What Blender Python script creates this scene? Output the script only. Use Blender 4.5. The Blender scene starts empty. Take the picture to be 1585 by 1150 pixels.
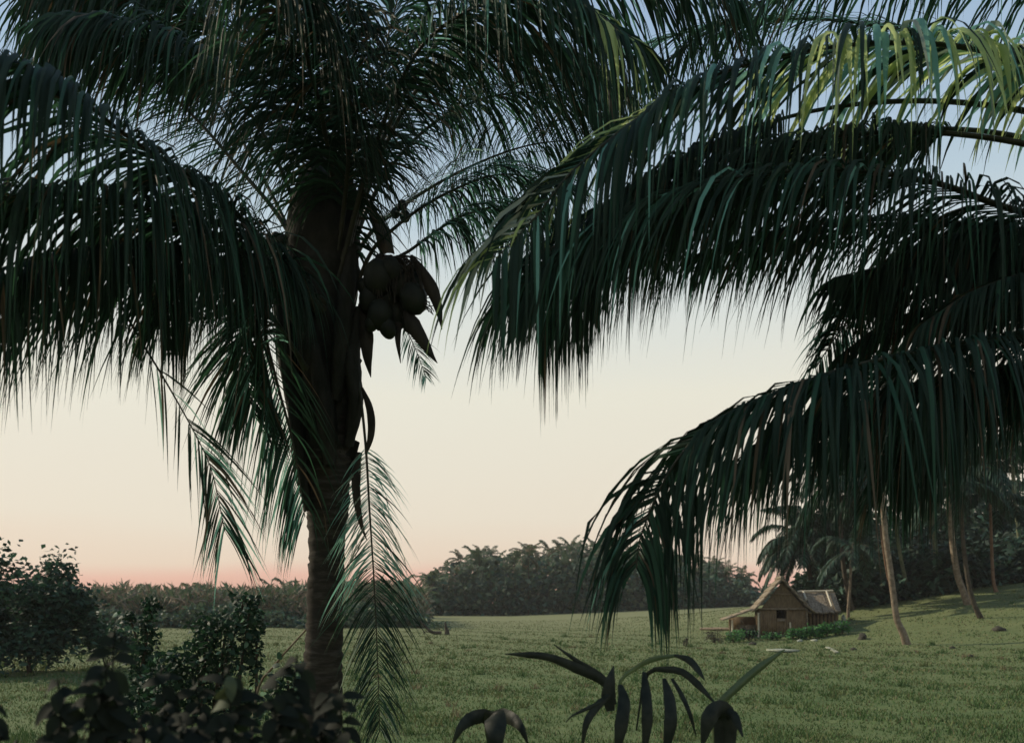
import bpy, math, random
import numpy as np
from mathutils import Vector, Matrix

S = bpy.context.scene
COL = S.collection
R = math.radians
random.seed(11)
rng = np.random.default_rng(11)

# ---------------------------------------------------------------- camera
W_PX, H_PX, HZ, EYE = 1585.0, 1150.0, 930.0, 2.4
LENS = 32.0
F = W_PX * LENS / 36.0
cam_d = bpy.data.cameras.new('camera')
cam_d.lens = LENS
cam_d.sensor_width = 36.0
cam_d.shift_y = (HZ - H_PX / 2) / W_PX        # rising front of a plate camera
cam_d.clip_start = 0.05
cam_d.clip_end = 3000
cam_d.dof.use_dof = True
cam_d.dof.focus_distance = 8.5
cam_d.dof.aperture_fstop = 2.8
cam = bpy.data.objects.new('camera', cam_d)
COL.objects.link(cam)
cam.location = (0, 0, EYE)
cam.rotation_euler = (R(90), 0, 0)
S.camera = cam


def at(px, py, d):
    """a point of the place, d metres in front of the camera"""
    return Vector(((px - W_PX / 2) / F * d, d, EYE - (py - HZ) / F * d))


def srgb(r, g, b):
    def f(c):
        c /= 255.0
        return c / 12.92 if c <= 0.04045 else ((c + 0.055) / 1.055) ** 2.4
    return (f(r), f(g), f(b), 1.0)


# ---------------------------------------------------------------- sky, sun, exposure
SUN_EL, SUN_AZ = R(33), R(-62)                # azimuth from +Y towards +X
wd = bpy.data.worlds.new('World')
S.world = wd
wd.use_nodes = True
nt = wd.node_tree
nt.nodes.clear()
out = nt.nodes.new('ShaderNodeOutputWorld')
bg = nt.nodes.new('ShaderNodeBackground')
bg.inputs['Strength'].default_value = 0.1
sky = nt.nodes.new('ShaderNodeTexSky')
sky.sky_type = 'NISHITA'
sky.sun_disc = False
sky.sun_elevation = SUN_EL
sky.sun_rotation = SUN_AZ
tc = nt.nodes.new('ShaderNodeTexCoord')
sep = nt.nodes.new('ShaderNodeSeparateXYZ')
nt.links.new(tc.outputs['Generated'], sep.inputs[0])
nzs = nt.nodes.new('ShaderNodeTexNoise')
nzs.inputs['Scale'].default_value = 2.2
nzs.inputs['Detail'].default_value = 3
mpn = nt.nodes.new('ShaderNodeMapping')
mpn.inputs['Scale'].default_value = (1, 1, 5)
nt.links.new(tc.outputs['Generated'], mpn.inputs[0])
nt.links.new(mpn.outputs[0], nzs.inputs[0])
ma = nt.nodes.new('ShaderNodeMath')
ma.operation = 'MULTIPLY_ADD'
ma.inputs[1].default_value = 0.05
nt.links.new(nzs.outputs[0], ma.inputs[0])
sb = nt.nodes.new('ShaderNodeMath')
sb.operation = 'SUBTRACT'
sb.inputs[1].default_value = 0.025
nt.links.new(sep.outputs[2], ma.inputs[2])
nt.links.new(ma.outputs[0], sb.inputs[0])
ramp = nt.nodes.new('ShaderNodeValToRGB')
nt.links.new(sb.outputs[0], ramp.inputs[0])
stops = [(0.0, srgb(214, 160, 140)), (0.024, srgb(227, 179, 160)), (0.042, srgb(229, 206, 184)),
         (0.09, srgb(229, 217, 197)), (0.22, srgb(229, 225, 207)), (0.30, srgb(215, 220, 214)),
         (0.39, srgb(184, 202, 212)), (0.50, srgb(158, 182, 206)), (1.0, srgb(88, 116, 160))]
els = ramp.color_ramp.elements
els[0].position, els[0].color = stops[0]
els[1].position, els[1].color = stops[-1]
for p, c in stops[1:-1]:
    e = els.new(p)
    e.color = c
vm = nt.nodes.new('ShaderNodeVectorMath')
vm.operation = 'SCALE'
vm.inputs['Scale'].default_value = 11.0
nt.links.new(ramp.outputs[0], vm.inputs[0])
mx = nt.nodes.new('ShaderNodeMix')
mx.data_type = 'RGBA'
mx.inputs[0].default_value = 0.92
nt.links.new(sky.outputs[0], mx.inputs[6])
nt.links.new(vm.outputs[0], mx.inputs[7])
nt.links.new(mx.outputs[2], bg.inputs['Color'])
nt.links.new(bg.outputs[0], out.inputs['Surface'])

sun_d = bpy.data.lights.new('sun', 'SUN')
sun_d.energy = 4.6
sun_d.angle = R(0.5)
sun_d.color = (1.0, 0.86, 0.66)
sun = bpy.data.objects.new('sun', sun_d)
COL.objects.link(sun)
to_sun = Vector((math.sin(SUN_AZ) * math.cos(SUN_EL), math.cos(SUN_AZ) * math.cos(SUN_EL), math.sin(SUN_EL)))
sun.rotation_euler = to_sun.to_track_quat('Z', 'Y').to_euler()
sun.location = (-20, 10, 20)

S.view_settings.view_transform = 'Standard'
S.view_settings.look = 'None'
S.view_settings.exposure = 0.0
S.view_settings.gamma = 1.0
S.view_settings.use_curve_mapping = False
S.render.engine = 'CYCLES'
S.cycles.max_bounces = 7
S.cycles.transparent_max_bounces = 8


# ---------------------------------------------------------------- materials
def mat(name, c1, c2=None, scale=6.0, rough=0.7, spec=0.25, transl=0.0, tcol=None, bump=0.0, bscale=None,
        c3=None, stretch=(1, 1, 1), island=0.0):
    m = bpy.data.materials.new(name)
    m.use_nodes = True
    n = m.node_tree
    p = n.nodes['Principled BSDF']
    o = n.nodes['Material Output']
    p.inputs['Roughness'].default_value = rough
    p.inputs['Specular IOR Level'].default_value = spec
    g = n.nodes.new('ShaderNodeNewGeometry')
    mp = n.nodes.new('ShaderNodeMapping')
    mp.inputs['Scale'].default_value = stretch
    n.links.new(g.outputs['Position'], mp.inputs[0])
    nz = n.nodes.new('ShaderNodeTexNoise')
    nz.inputs['Scale'].default_value = scale
    nz.inputs['Detail'].default_value = 6
    nz.inputs['Roughness'].default_value = 0.65
    n.links.new(mp.outputs[0], nz.inputs[0])
    rp = n.nodes.new('ShaderNodeValToRGB')
    c2 = c2 or tuple(x * 1.6 for x in c1)
    rp.color_ramp.elements[0].position = 0.32
    rp.color_ramp.elements[1].position = 0.68
    rp.color_ramp.elements[0].color = (*c1[:3], 1)
    rp.color_ramp.elements[1].color = (*c2[:3], 1)
    if c3:
        e = rp.color_ramp.elements.new(0.5)
        e.color = (*c3[:3], 1)
    fac = nz.outputs[0]
    if island:
        mm = n.nodes.new('ShaderNodeMath')
        mm.operation = 'MULTIPLY_ADD'
        mm.inputs[1].default_value = island
        sc = n.nodes.new('ShaderNodeMath')
        sc.operation = 'MULTIPLY_ADD'
        sc.inputs[1].default_value = 1 - island
        sc.inputs[2].default_value = 0.0
        n.links.new(nz.outputs[0], sc.inputs[0])
        n.links.new(g.outputs['Random Per Island'], mm.inputs[0])
        n.links.new(sc.outputs[0], mm.inputs[2])
        fac = mm.outputs[0]
    n.links.new(fac, rp.inputs[0])
    n.links.new(rp.outputs[0], p.inputs['Base Color'])
    if bump:
        b = n.nodes.new('ShaderNodeBump')
        b.inputs['Strength'].default_value = bump
        nb = n.nodes.new('ShaderNodeTexNoise')
        nb.inputs['Scale'].default_value = bscale or scale * 4
        nb.inputs['Detail'].default_value = 6
        n.links.new(mp.outputs[0], nb.inputs[0])
        n.links.new(nb.outputs[0], b.inputs['Height'])
        n.links.new(b.outputs[0], p.inputs['Normal'])
    if transl:
        t = n.nodes.new('ShaderNodeBsdfTranslucent')
        if tcol:
            t.inputs[0].default_value = (*tcol[:3], 1)
        else:
            n.links.new(rp.outputs[0], t.inputs[0])
        ms = n.nodes.new('ShaderNodeMixShader')
        ms.inputs[0].default_value = transl
        n.links.new(p.outputs[0], ms.inputs[1])
        n.links.new(t.outputs[0], ms.inputs[2])
        n.links.new(ms.outputs[0], o.inputs[0])
    return m


M = {}
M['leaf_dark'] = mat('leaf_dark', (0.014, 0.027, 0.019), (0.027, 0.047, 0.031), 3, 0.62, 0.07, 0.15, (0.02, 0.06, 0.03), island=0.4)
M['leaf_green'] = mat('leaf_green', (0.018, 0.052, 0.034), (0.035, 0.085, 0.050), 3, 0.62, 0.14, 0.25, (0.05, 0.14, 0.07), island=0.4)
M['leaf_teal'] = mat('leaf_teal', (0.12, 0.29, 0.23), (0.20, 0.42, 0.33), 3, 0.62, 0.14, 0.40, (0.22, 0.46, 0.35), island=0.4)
M['leaf_yellow'] = mat('leaf_yellow', (0.34, 0.46, 0.17), (0.56, 0.66, 0.27), 4, 0.62, 0.14, 0.5, (0.58, 0.70, 0.28), island=0.4)  # pale yellow-green, sunlight on the leaflets put into the colour
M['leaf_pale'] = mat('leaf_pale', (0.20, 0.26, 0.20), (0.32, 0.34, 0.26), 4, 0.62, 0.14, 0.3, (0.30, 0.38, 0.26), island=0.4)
M['leaf_dry'] = mat('leaf_dry', (0.05, 0.04, 0.026), (0.12, 0.095, 0.06), 5, 0.7, 0.15, 0.12, (0.14, 0.10, 0.05), island=0.4)
M['rachis'] = mat('rachis', (0.016, 0.020, 0.012), (0.045, 0.045, 0.026), 8, 0.55, 0.2)
M['rachis_pale'] = mat('rachis_pale', (0.10, 0.13, 0.06), (0.22, 0.24, 0.12), 8, 0.5, 0.25)
M['bark'] = mat('bark', (0.020, 0.019, 0.016), (0.064, 0.059, 0.049), 5, 0.9, 0.1, bump=0.8, bscale=14, c3=(0.030, 0.026, 0.021), stretch=(1, 1, 5))
M['fibre'] = mat('fibre', (0.015, 0.016, 0.013), (0.036, 0.036, 0.030), 14, 0.95, 0.05, bump=0.8, bscale=60, stretch=(1, 1, .3))
M['coconut'] = mat('coconut', (0.009, 0.011, 0.008), (0.022, 0.026, 0.016), 9, 0.6, 0.2, bump=0.2)
M['bract'] = mat('bract', (0.018, 0.016, 0.012), (0.042, 0.036, 0.026), 14, 0.7, 0.15, stretch=(1, 1, .4))


# ---------------------------------------------------------------- mesh builder
class MB:
    def __init__(self):
        self.V, self.F, self.M, self.n, self.mats = [], [], [], 0, []

    def slot(self, m):
        if m not in self.mats:
            self.mats.append(m)
        return self.mats.index(m)

    def add(self, V, Fc, m):
        V = np.asarray(V, float).reshape(-1, 3)
        Fc = np.asarray(Fc, int)
        self.V.append(V)
        self.F.append(Fc + self.n)
        if isinstance(m, np.ndarray):
            self.M.append(m)
        else:
            self.M.append(np.full(len(Fc), self.slot(m)))
        self.n += len(V)

    def tube(self, pts, rad, m, sides=6, cap=True, flat=1.0):
        pts = [Vector(p) for p in pts]
        n = len(pts)
        if not hasattr(rad, '__len__'):
            rad = [rad] * n
        V = []
        t0 = (pts[1] - pts[0]).normalized()
        a = Vector((0, 0, 1)) if abs(t0.z) < 0.8 else Vector((1, 0, 0))
        u = t0.cross(a).normalized()
        for i in range(n):
            t = (pts[min(i + 1, n - 1)] - pts[max(i - 1, 0)]).normalized()
            u = (u - t * u.dot(t)).normalized()
            v = t.cross(u)
            for k in range(sides):
                an = 2 * math.pi * k / sides
                V.append(pts[i] + u * (math.cos(an) * rad[i]) + v * (math.sin(an) * rad[i] * flat))
        Q = []
        for i in range(n - 1):
            for k in range(sides):
                k2 = (k + 1) % sides
                Q.append((i * sides + k, i * sides + k2, (i + 1) * sides + k2, (i + 1) * sides + k))
        self.add(V, Q, m)
        if cap:
            self.add([V[k] for k in range(sides)] + [pts[0]], [((k + 1) % sides, k, sides) for k in range(sides)], m)
            self.add([V[(n - 1) * sides + k] for k in range(sides)] + [pts[-1]], [(k, (k + 1) % sides, sides) for k in range(sides)], m)

    def box(self, c, size, m, rot=None):
        c = Vector(c)
        V = []
        for x in (-.5, .5):
            for y in (-.5, .5):
                for z in (-.5, .5):
                    v = Vector((x * size[0], y * size[1], z * size[2]))
                    if rot is not None:
                        v = rot @ v
                    V.append(c + v)
        self.add(V, [(0, 1, 3, 2), (4, 6, 7, 5), (0, 4, 5, 1), (2, 3, 7, 6), (0, 2, 6, 4), (1, 5, 7, 3)], m)

    def prism(self, poly, off, m):
        """polygon (list of points) pushed along off"""
        n = len(poly)
        off = Vector(off)
        V = [Vector(p) for p in poly] + [Vector(p) + off for p in poly]
        c0 = sum((Vector(p) for p in poly), Vector()) / n
        V += [c0, c0 + off]
        T = [(i, (i + 1) % n, 2 * n) for i in range(n)] + [((i + 1) % n + n, i + n, 2 * n + 1) for i in range(n)]
        self.add(V, T, m)
        self.add(V, [(i, i + n, (i + 1) % n + n, (i + 1) % n) for i in range(n)], m)

    def ball(self, c, r, m, seg=10, ring=7, rot=None, lump=0.0):
        V = []
        for j in range(ring + 1):
            th = math.pi * j / ring
            for i in range(seg):
                ph = 2 * math.pi * i / seg
                k = 1 + random.uniform(-lump, lump)
                v = Vector((math.sin(th) * math.cos(ph) * r[0], math.sin(th) * math.sin(ph) * r[1], math.cos(th) * r[2])) * k
                if rot is not None:
                    v = rot @ v
                V.append(Vector(c) + v)
        Q = [(j * seg + i, j * seg + (i + 1) % seg, (j + 1) * seg + (i + 1) % seg, (j + 1) * seg + i) for j in range(ring) for i in range(seg)]
        self.add(V, Q, m)

    def cloud(self, P, L, Wd, mats, up=0.3, seed=0, droop=0.0):
        """one small bent leaf (two quads) at every point of P"""
        r = np.random.default_rng(abs(int(seed)))
        n = len(P)
        D = r.normal(size=(n, 3))
        D[:, 2] = D[:, 2] * 0.6 + up
        D /= np.linalg.norm(D, axis=1)[:, None]
        A = r.normal(size=(n, 3))
        Sd = np.cross(D, A)
        Sd /= np.linalg.norm(Sd, axis=1)[:, None]
        N = np.cross(D, Sd)
        l = (L * r.uniform(0.6, 1.3, n))[:, None]
        w = (Wd * r.uniform(0.6, 1.3, n))[:, None]
        mid = P + D * l * 0.5 + N * l * 0.08
        tip = P + D * l
        tip[:, 2] -= droop * l[:, 0]
        V = np.stack([P, mid - Sd * w * .5, mid + Sd * w * .5, tip], 1).reshape(-1, 3)
        b = np.arange(n)[:, None] * 4
        Q = np.concatenate([b + np.array([[0, 1, 2]]), b + np.array([[1, 3, 2]])], 0)
        ids = np.array([self.slot(m) for m, _ in mats])
        pr = np.array([q for _, q in mats], float)
        pick = r.choice(ids, n, p=pr / pr.sum())
        self.add(V, Q, np.concatenate([pick, pick]))

    def mesh(self, name, origin=(0, 0, 0), smooth=False):
        me = bpy.data.meshes.new(name)
        V = np.concatenate(self.V) - np.array(origin)[None, :]
        me.vertices.add(len(V))
        me.vertices.foreach_set('co', V.astype(np.float32).ravel())
        idx = np.concatenate([f.ravel() for f in self.F])
        cnt = np.concatenate([np.full(len(f), f.shape[1]) for f in self.F])
        st = np.concatenate([[0], np.cumsum(cnt)[:-1]])
        me.loops.add(len(idx))
        me.loops.foreach_set('vertex_index', idx.astype(np.int32))
        me.polygons.add(len(cnt))
        me.polygons.foreach_set('loop_start', st.astype(np.int32))
        me.polygons.foreach_set('material_index', np.concatenate(self.M).astype(np.int32))
        if smooth:
            me.polygons.foreach_set('use_smooth', np.ones(len(cnt), bool))
        for m in self.mats:
            me.materials.append(m)
        me.update(calc_edges=True)
        return me

    def build(self, name, parent=None, origin=None, smooth=False):
        if origin is None:
            origin = parent['_o'] if parent is not None and '_o' in parent else (0, 0, 0)
        o = bpy.data.objects.new(name, self.mesh(name, origin, smooth))
        COL.objects.link(o)
        if parent is not None:
            o.parent = parent
            o['_o'] = tuple(origin)
        else:
            o.location = origin
            o['_o'] = tuple(origin)
        return o


def tag(o, label=None, cat=None, group=None, kind=None):
    if label:
        o['label'] = label
    if cat:
        o['category'] = cat
    if group:
        o['group'] = group
    if kind:
        o['kind'] = kind
    return o


def thing(name, loc, label, cat, group=None):
    o = bpy.data.objects.new(name, None)
    COL.objects.link(o)
    o.location = loc
    o['_o'] = tuple(loc)
    o.empty_display_size = 0.2
    return tag(o, label, cat, group)


# ---------------------------------------------------------------- terrain
def sstep(a, b, x):
    t = np.clip((x - a) / (b - a), 0, 1)
    return t * t * (3 - 2 * t)


def ground_z(x, y):
    x = np.asarray(x, float)
    y = np.asarray(y, float)
    s = 0.16 * (x - 19) + 0.09 * (np.minimum(y, 62) - 46)
    hill = np.where(s > 6, s, 0.35 * np.log1p(np.exp(np.clip(s, -20, 6) / 0.35)))
    hill = hill * (1 - sstep(72, 125, y)) * sstep(12, 30, y)
    hill = np.minimum(hill, 9)
    far = 0.040 * np.maximum(0, x) * sstep(60, 150, y)
    far = np.minimum(far, 6)
    bank = 0.9 * (1 - sstep(3.5, 11, y)) * sstep(-30, -6, y)
    bumps = 0.05 * np.sin(x * .55 + 1.3) * np.sin(y * .41) + 0.035 * np.sin(x * 1.3 + y * .9)
    bumps = bumps * sstep(9, 14, y) * (1 - sstep(60, 120, y))
    return hill + far + bank + bumps


def gz(x, y):
    return float(ground_z(x, y))


def gp(px, d, sink=0.0):
    """the ground under image column px at distance d"""
    x = (px - W_PX / 2) / F * d
    return Vector((x, d, gz(x, d) - sink))


xs = np.concatenate([np.linspace(-420, -70, 40), np.linspace(-66, 66, 120), np.linspace(70, 420, 40)])
ys = np.concatenate([np.linspace(-220, 0, 20), np.linspace(1, 90, 110), np.linspace(92, 260, 60), np.linspace(280, 510, 30)])
X, Y = np.meshgrid(xs, ys)
Z = ground_z(X, Y)
g = MB()
nx, ny = len(xs), len(ys)
ii = (np.arange(ny - 1)[:, None] * nx + np.arange(nx - 1)[None, :]).ravel()
gm = bpy.data.materials.new('meadow_ground')
gm.use_nodes = True
n = gm.node_tree
p = n.nodes['Principled BSDF']
p.inputs['Roughness'].default_value = 0.95
p.inputs['Specular IOR Level'].default_value = 0.1
ge = n.nodes.new('ShaderNodeNewGeometry')


def noise_ramp(scale, cols, stretch=(1, 1, 1), detail=6):
    mp = n.nodes.new('ShaderNodeMapping')
    mp.inputs['Scale'].default_value = stretch
    n.links.new(ge.outputs['Position'], mp.inputs[0])
    z = n.nodes.new('ShaderNodeTexNoise')
    z.inputs['Scale'].default_value = scale
    z.inputs['Detail'].default_value = detail
    z.inputs['Roughness'].default_value = 0.7
    n.links.new(mp.outputs[0], z.inputs[0])
    r = n.nodes.new('ShaderNodeValToRGB')
    r.color_ramp.elements[0].position = 0.33
    r.color_ramp.elements[1].position = 0.67
    r.color_ramp.elements[0].color = (*cols[0], 1)
    r.color_ramp.elements[1].color = (*cols[1], 1)
    n.links.new(z.outputs[0], r.inputs[0])
    return r.outputs[0], z.outputs[0]


ca, _ = noise_ramp(2.5, ((0.048, 0.086, 0.030), (0.105, 0.148, 0.058)))
cb, _ = noise_ramp(0.35, ((0.052, 0.092, 0.032), (0.142, 0.160, 0.072)), (0.5, 1.6, 1))
cc, _ = noise_ramp(22, ((0.68, 0.68, 0.66), (1.18, 1.18, 1.14)))
m1 = n.nodes.new('ShaderNodeMix')
m1.data_type = 'RGBA'
m1.inputs[0].default_value = 0.55
n.links.new(ca, m1.inputs[6])
n.links.new(cb, m1.inputs[7])
m2 = n.nodes.new('ShaderNodeMix')
m2.data_type = 'RGBA'
m2.blend_type = 'MULTIPLY'
m2.inputs[0].default_value = 0.8
n.links.new(m1.outputs[2], m2.inputs[6])
n.links.new(cc, m2.inputs[7])
spx = n.nodes.new('ShaderNodeSeparateXYZ')
n.links.new(ge.outputs['Position'], spx.inputs[0])
mr = n.nodes.new('ShaderNodeMapRange')
mr.inputs['From Min'].default_value = 22
mr.inputs['From Max'].default_value = 95
n.links.new(spx.outputs[1], mr.inputs['Value'])
m3 = n.nodes.new('ShaderNodeMix')          # the far part of the meadow is drier
m3.data_type = 'RGBA'
m3.inputs[7].default_value = (0.190, 0.195, 0.100, 1)
n.links.new(m2.outputs[2], m3.inputs[6])
mr2 = n.nodes.new('ShaderNodeMath')
mr2.operation = 'MULTIPLY'
mr2.inputs[1].default_value = 0.7
n.links.new(mr.outputs[0], mr2.inputs[0])
n.links.new(mr2.outputs[0], m3.inputs[0])
n.links.new(m3.outputs[2], p.inputs['Base Color'])
g.add(np.stack([X, Y, Z], -1).reshape(-1, 3), np.stack([ii, ii + 1, ii + nx + 1, ii + nx], 1), gm)
tag(g.build('ground', smooth=True), 'grassy meadow running from the bank to the far trees', kind='structure')

# grass: short tufts, thinning with distance
M['grass_green'] = mat('grass_green', (0.038, 0.090, 0.028), (0.092, 0.155, 0.056), 0.35, 0.8, 0.15, 0.2, (0.08, 0.12, 0.04))
M['grass_olive'] = mat('grass_olive', (0.072, 0.106, 0.038), (0.155, 0.182, 0.078), 0.35, 0.8, 0.15, 0.2, (0.14, 0.14, 0.06))
M['grass_straw'] = mat('grass_straw', (0.13, 0.11, 0.06), (0.22, 0.19, 0.11), 0.6, 0.8, 0.15, 0.2)
NG = 260000
d = 9.5 * np.exp(rng.uniform(0, 1, NG) * math.log(110 / 9.5))
x = d * rng.uniform(-0.68, 0.68, NG)
clump = np.sin(x * 1.9 + np.sin(d * 1.1) * 2) * np.sin(d * 2.1 + np.sin(x * .7) * 2)
keep = rng.uniform(size=NG) < 0.8 + 0.2 * clump
d, x, clump = d[keep], x[keep], clump[keep]
z = ground_z(x, d) - 0.01
k = len(d)
h = rng.uniform(0.03, 0.10, k) * (1 + 0.25 * clump)
w = 0.010 * np.clip(d / 12, 1, 3.5) * rng.uniform(.7, 1.5, k)
a = rng.uniform(0, 6.283, k)
lean = rng.uniform(0.1, 0.8, k)
b = rng.uniform(0, 6.283, k)
base = np.stack([x, d, z], 1)
sd = np.stack([np.cos(a) * w, np.sin(a) * w, 0 * a], 1)
tip = base + np.stack([np.cos(b) * lean * h, np.sin(b) * lean * h, h], 1)
gr = MB()
ids = np.array([gr.slot(M['grass_green']), gr.slot(M['grass_olive']), gr.slot(M['grass_straw'])])
pick = np.where(rng.uniform(size=k) < 0.05 + 0.07 * (d > 30), ids[2], np.where(rng.uniform(size=k) < 0.35 + 0.3 * sstep(15, 60, d), ids[1], ids[0]))
gr.add(np.stack([base - sd, base + sd, tip], 1).reshape(-1, 3), np.arange(3 * k).reshape(-1, 3), pick)
NW = 420
wd0 = 11 * np.exp(rng.uniform(0, 1, NW) * math.log(60 / 11))
wx0 = wd0 * rng.uniform(-.66, .66, NW)
K_ = 22
bx = np.repeat(wx0, K_) + rng.normal(0, .10, NW * K_)
by = np.repeat(wd0, K_) + rng.normal(0, .10, NW * K_)
bz = ground_z(bx, by)
hw_ = np.repeat(rng.uniform(.10, .30, NW), K_) * rng.uniform(.5, 1.1, NW * K_)
aw = rng.uniform(0, 6.283, NW * K_)
bs = np.stack([bx, by, bz], 1)
sw = np.stack([np.cos(aw), np.sin(aw), 0 * aw], 1) * .012 * np.clip(by / 18, 1, 2.5)[:, None]
tw_ = bs + np.stack([np.cos(aw * 3) * hw_ * .5, np.sin(aw * 3) * hw_ * .5, hw_], 1)
gr.add(np.stack([bs - sw, bs + sw, tw_], 1).reshape(-1, 3), np.arange(3 * NW * K_).reshape(-1, 3), np.repeat(rng.choice(ids, NW, p=[.6, .25, .15]), K_))
tag(gr.build('field_grass'), 'short rough grass growing over the meadow', 'grass', kind='stuff')


# ---------------------------------------------------------------- palm fronds
def spline(pts, m):
    """Catmull-Rom through pts, m samples"""
    P = [Vector(p) for p in pts]
    P = [P[0] * 2 - P[1]] + P + [P[-1] * 2 - P[-2]]
    outp = []
    k = len(P) - 3
    for i in range(m):
        t = i / (m - 1) * k
        j = min(int(t), k - 1)
        u = t - j
        a, b, c, e = P[j:j + 4]
        outp.append(0.5 * ((2 * b) + (c - a) * u + (2 * a - 5 * b + 4 * c - e) * u * u + (3 * b - a - 3 * c + e) * u ** 3))
    # even spacing
    L = [0]
    for i in range(1, m):
        L.append(L[-1] + (outp[i] - outp[i - 1]).length)
    res, j = [], 0
    for i in range(m):
        s = L[-1] * i / (m - 1)
        while j < m - 2 and L[j + 1] < s:
            j += 1
        q = (s - L[j]) / max(1e-6, L[j + 1] - L[j])
        res.append(outp[j].lerp(outp[j + 1], min(1, q)))
    return res, L[-1]


def leaflet(p, T, Sd, U, side, L, wid, fwd, upk, droop, segs=6, rg=random, curl=0.0, break_p=0.0):
    """blade of one leaflet: V, F. Leaves the rachis at p, sags under its weight."""
    dr = (T * fwd + Sd * (side * 1.0) + U * upk).normalized()
    st = L / segs
    tw = rg.gauss(0, 0.65)
    wref = (T + Sd * rg.uniform(-.25, .25))
    V, q = [], p.copy()
    prof = [0.40, 0.90, 1.0, 0.82, 0.54, 0.25, 0.02] if segs == 6 else [0.5, 1.0, 0.8, 0.04]
    brk = rg.randint(2, segs - 1) if rg.random() < break_p else -1
    side_drift = Vector((rg.gauss(0, curl), rg.gauss(0, curl), 0))
    for i in range(segs + 1):
        wv = wref - dr * wref.dot(dr)
        if wv.length < 0.05:
            wv = Sd - dr * Sd.dot(dr)
        wv.normalize()
        nv = dr.cross(wv)
        an = tw * i / segs
        wv2 = wv * math.cos(an) + nv * math.sin(an)
        nv2 = dr.cross(wv2)
        hw = wid * 0.5 * prof[i]
        V += [q - wv2 * hw, q - nv2 * hw * 0.35, q + wv2 * hw]
        if i < segs:
            q = q + dr * st
            gk = droop * (1.45 - 0.95 * i / segs) / segs * 1.3
            if i + 1 == brk:
                gk += 1.6
            dr = (dr + Vector((0, 0, -1)) * gk + side_drift / segs).normalized()
    Q = []
    for i in range(segs):
        a = i * 3
        Q += [(a, a + 1, a + 4, a + 3), (a + 1, a + 2, a + 5, a + 4)]
    return V, Q


def in_frame(V):
    """share of the frame a leaflet takes, for choosing the largest ones"""
    p0, p1 = V[0], V[-2]
    xs_, ys_ = [], []
    for q in (p0, V[len(V) // 2], p1):
        if q.y < 0.3:
            return 0
        xs_.append(q.x / q.y * F + W_PX / 2)
        ys_.append(HZ - (q.z - EYE) / q.y * F)
    mx_, my_ = xs_[1], ys_[1]
    if not (0 < mx_ < W_PX and 0 < my_ < H_PX):
        return 0
    return math.hypot(xs_[2] - xs_[0], ys_[2] - ys_[0]) / V[0].y


class Frond:
    """ctrl: list of (px, py, d) along the rachis from the crown outwards"""
    def __init__(self, ctrl, n=85, L=0.95, wid=0.036, droop=1.0, roll=0.0, pet=0.16, mats=None, fwd=(0.35, 1.0), up=0.25,
                 r0=0.030, seed=0, rmat='rachis', label=None, sides=(1, 1), curl=0.07, brk=0.11, tipk=0.55, gaps=0.0, wav=0.35):
        rg = random.Random(seed)
        n = int(n * 1.55)
        self.label = label
        pts, ln = spline([at(*c) for c in ctrl], 60)
        self.rachis = MB()
        rad = [max(0.004, r0 * (1 - 0.86 * (i / 59) ** 0.8) * (1 + 1.1 * max(0, 1 - i / 7))) for i in range(60)]
        self.rachis.tube(pts, rad, M[rmat], 6, True, 0.75)
        self.leaflets = []
        mats = mats or [('leaf_dark', 1)]
        for i in range(n):
            u = (i + 0.5) / n
            t = pet + (1 - pet) * u
            f = t * 59
            j = min(int(f), 58)
            p = pts[j].lerp(pts[j + 1], f - j)
            T = (pts[min(j + 2, 59)] - pts[max(j - 1, 0)]).normalized()
            # a steep rachis turns its upper face outwards
            wz = min(1, max(0, (abs(T.z) - 0.55) / 0.35))
            ref = Vector((0, -wz, 1 - wz)).normalized()
            Uv = ref - T * T.dot(ref)
            Uv.normalize()
            Sv = T.cross(Uv)
            c, s = math.cos(roll), math.sin(roll)
            Sv, Uv = Sv * c + Uv * s, Uv * c - Sv * s
            gap_n = 0.55 if math.sin(u * 61 + seed * 2.1) + math.sin(u * 37 + seed) > 1.35 else 0.03
            pr = min(1, 0.55 + 1.6 * u) * (1 - tipk * max(0, (u - 0.5) / 0.5) ** 1.6)
            for side in (-1, 1):
                if sides[0 if side < 0 else 1] < rg.random() or rg.random() < (gaps(u) if callable(gaps) else gaps) + gap_n:
                    continue
                fw = fwd[0] + (fwd[1] - fwd[0]) * u ** 1.5 + rg.gauss(0, 0.16) + wav * math.sin(u * 17 + seed) * .5
                mlist = mats(u, side) if callable(mats) else mats
                mk = rg.choices([a for a, _ in mlist], [b for _, b in mlist])[0]
                wd_ = wid(u) if callable(wid) else wid * .63
                V, Q = leaflet(p + Vector((rg.gauss(0, .004), rg.gauss(0, .004), 0)), T, Sv, Uv, side,
                               L * pr * rg.uniform(0.72, 1.18) * (rg.uniform(.5, .8) if rg.random() < .12 else 1), wd_ * rg.uniform(0.4, 1.15), fw, up + rg.gauss(0, 0.1),
                               droop * rg.uniform(0.5, 1.4), 6, rg, curl, brk)
                self.leaflets.append((V, Q, mk))


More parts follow.
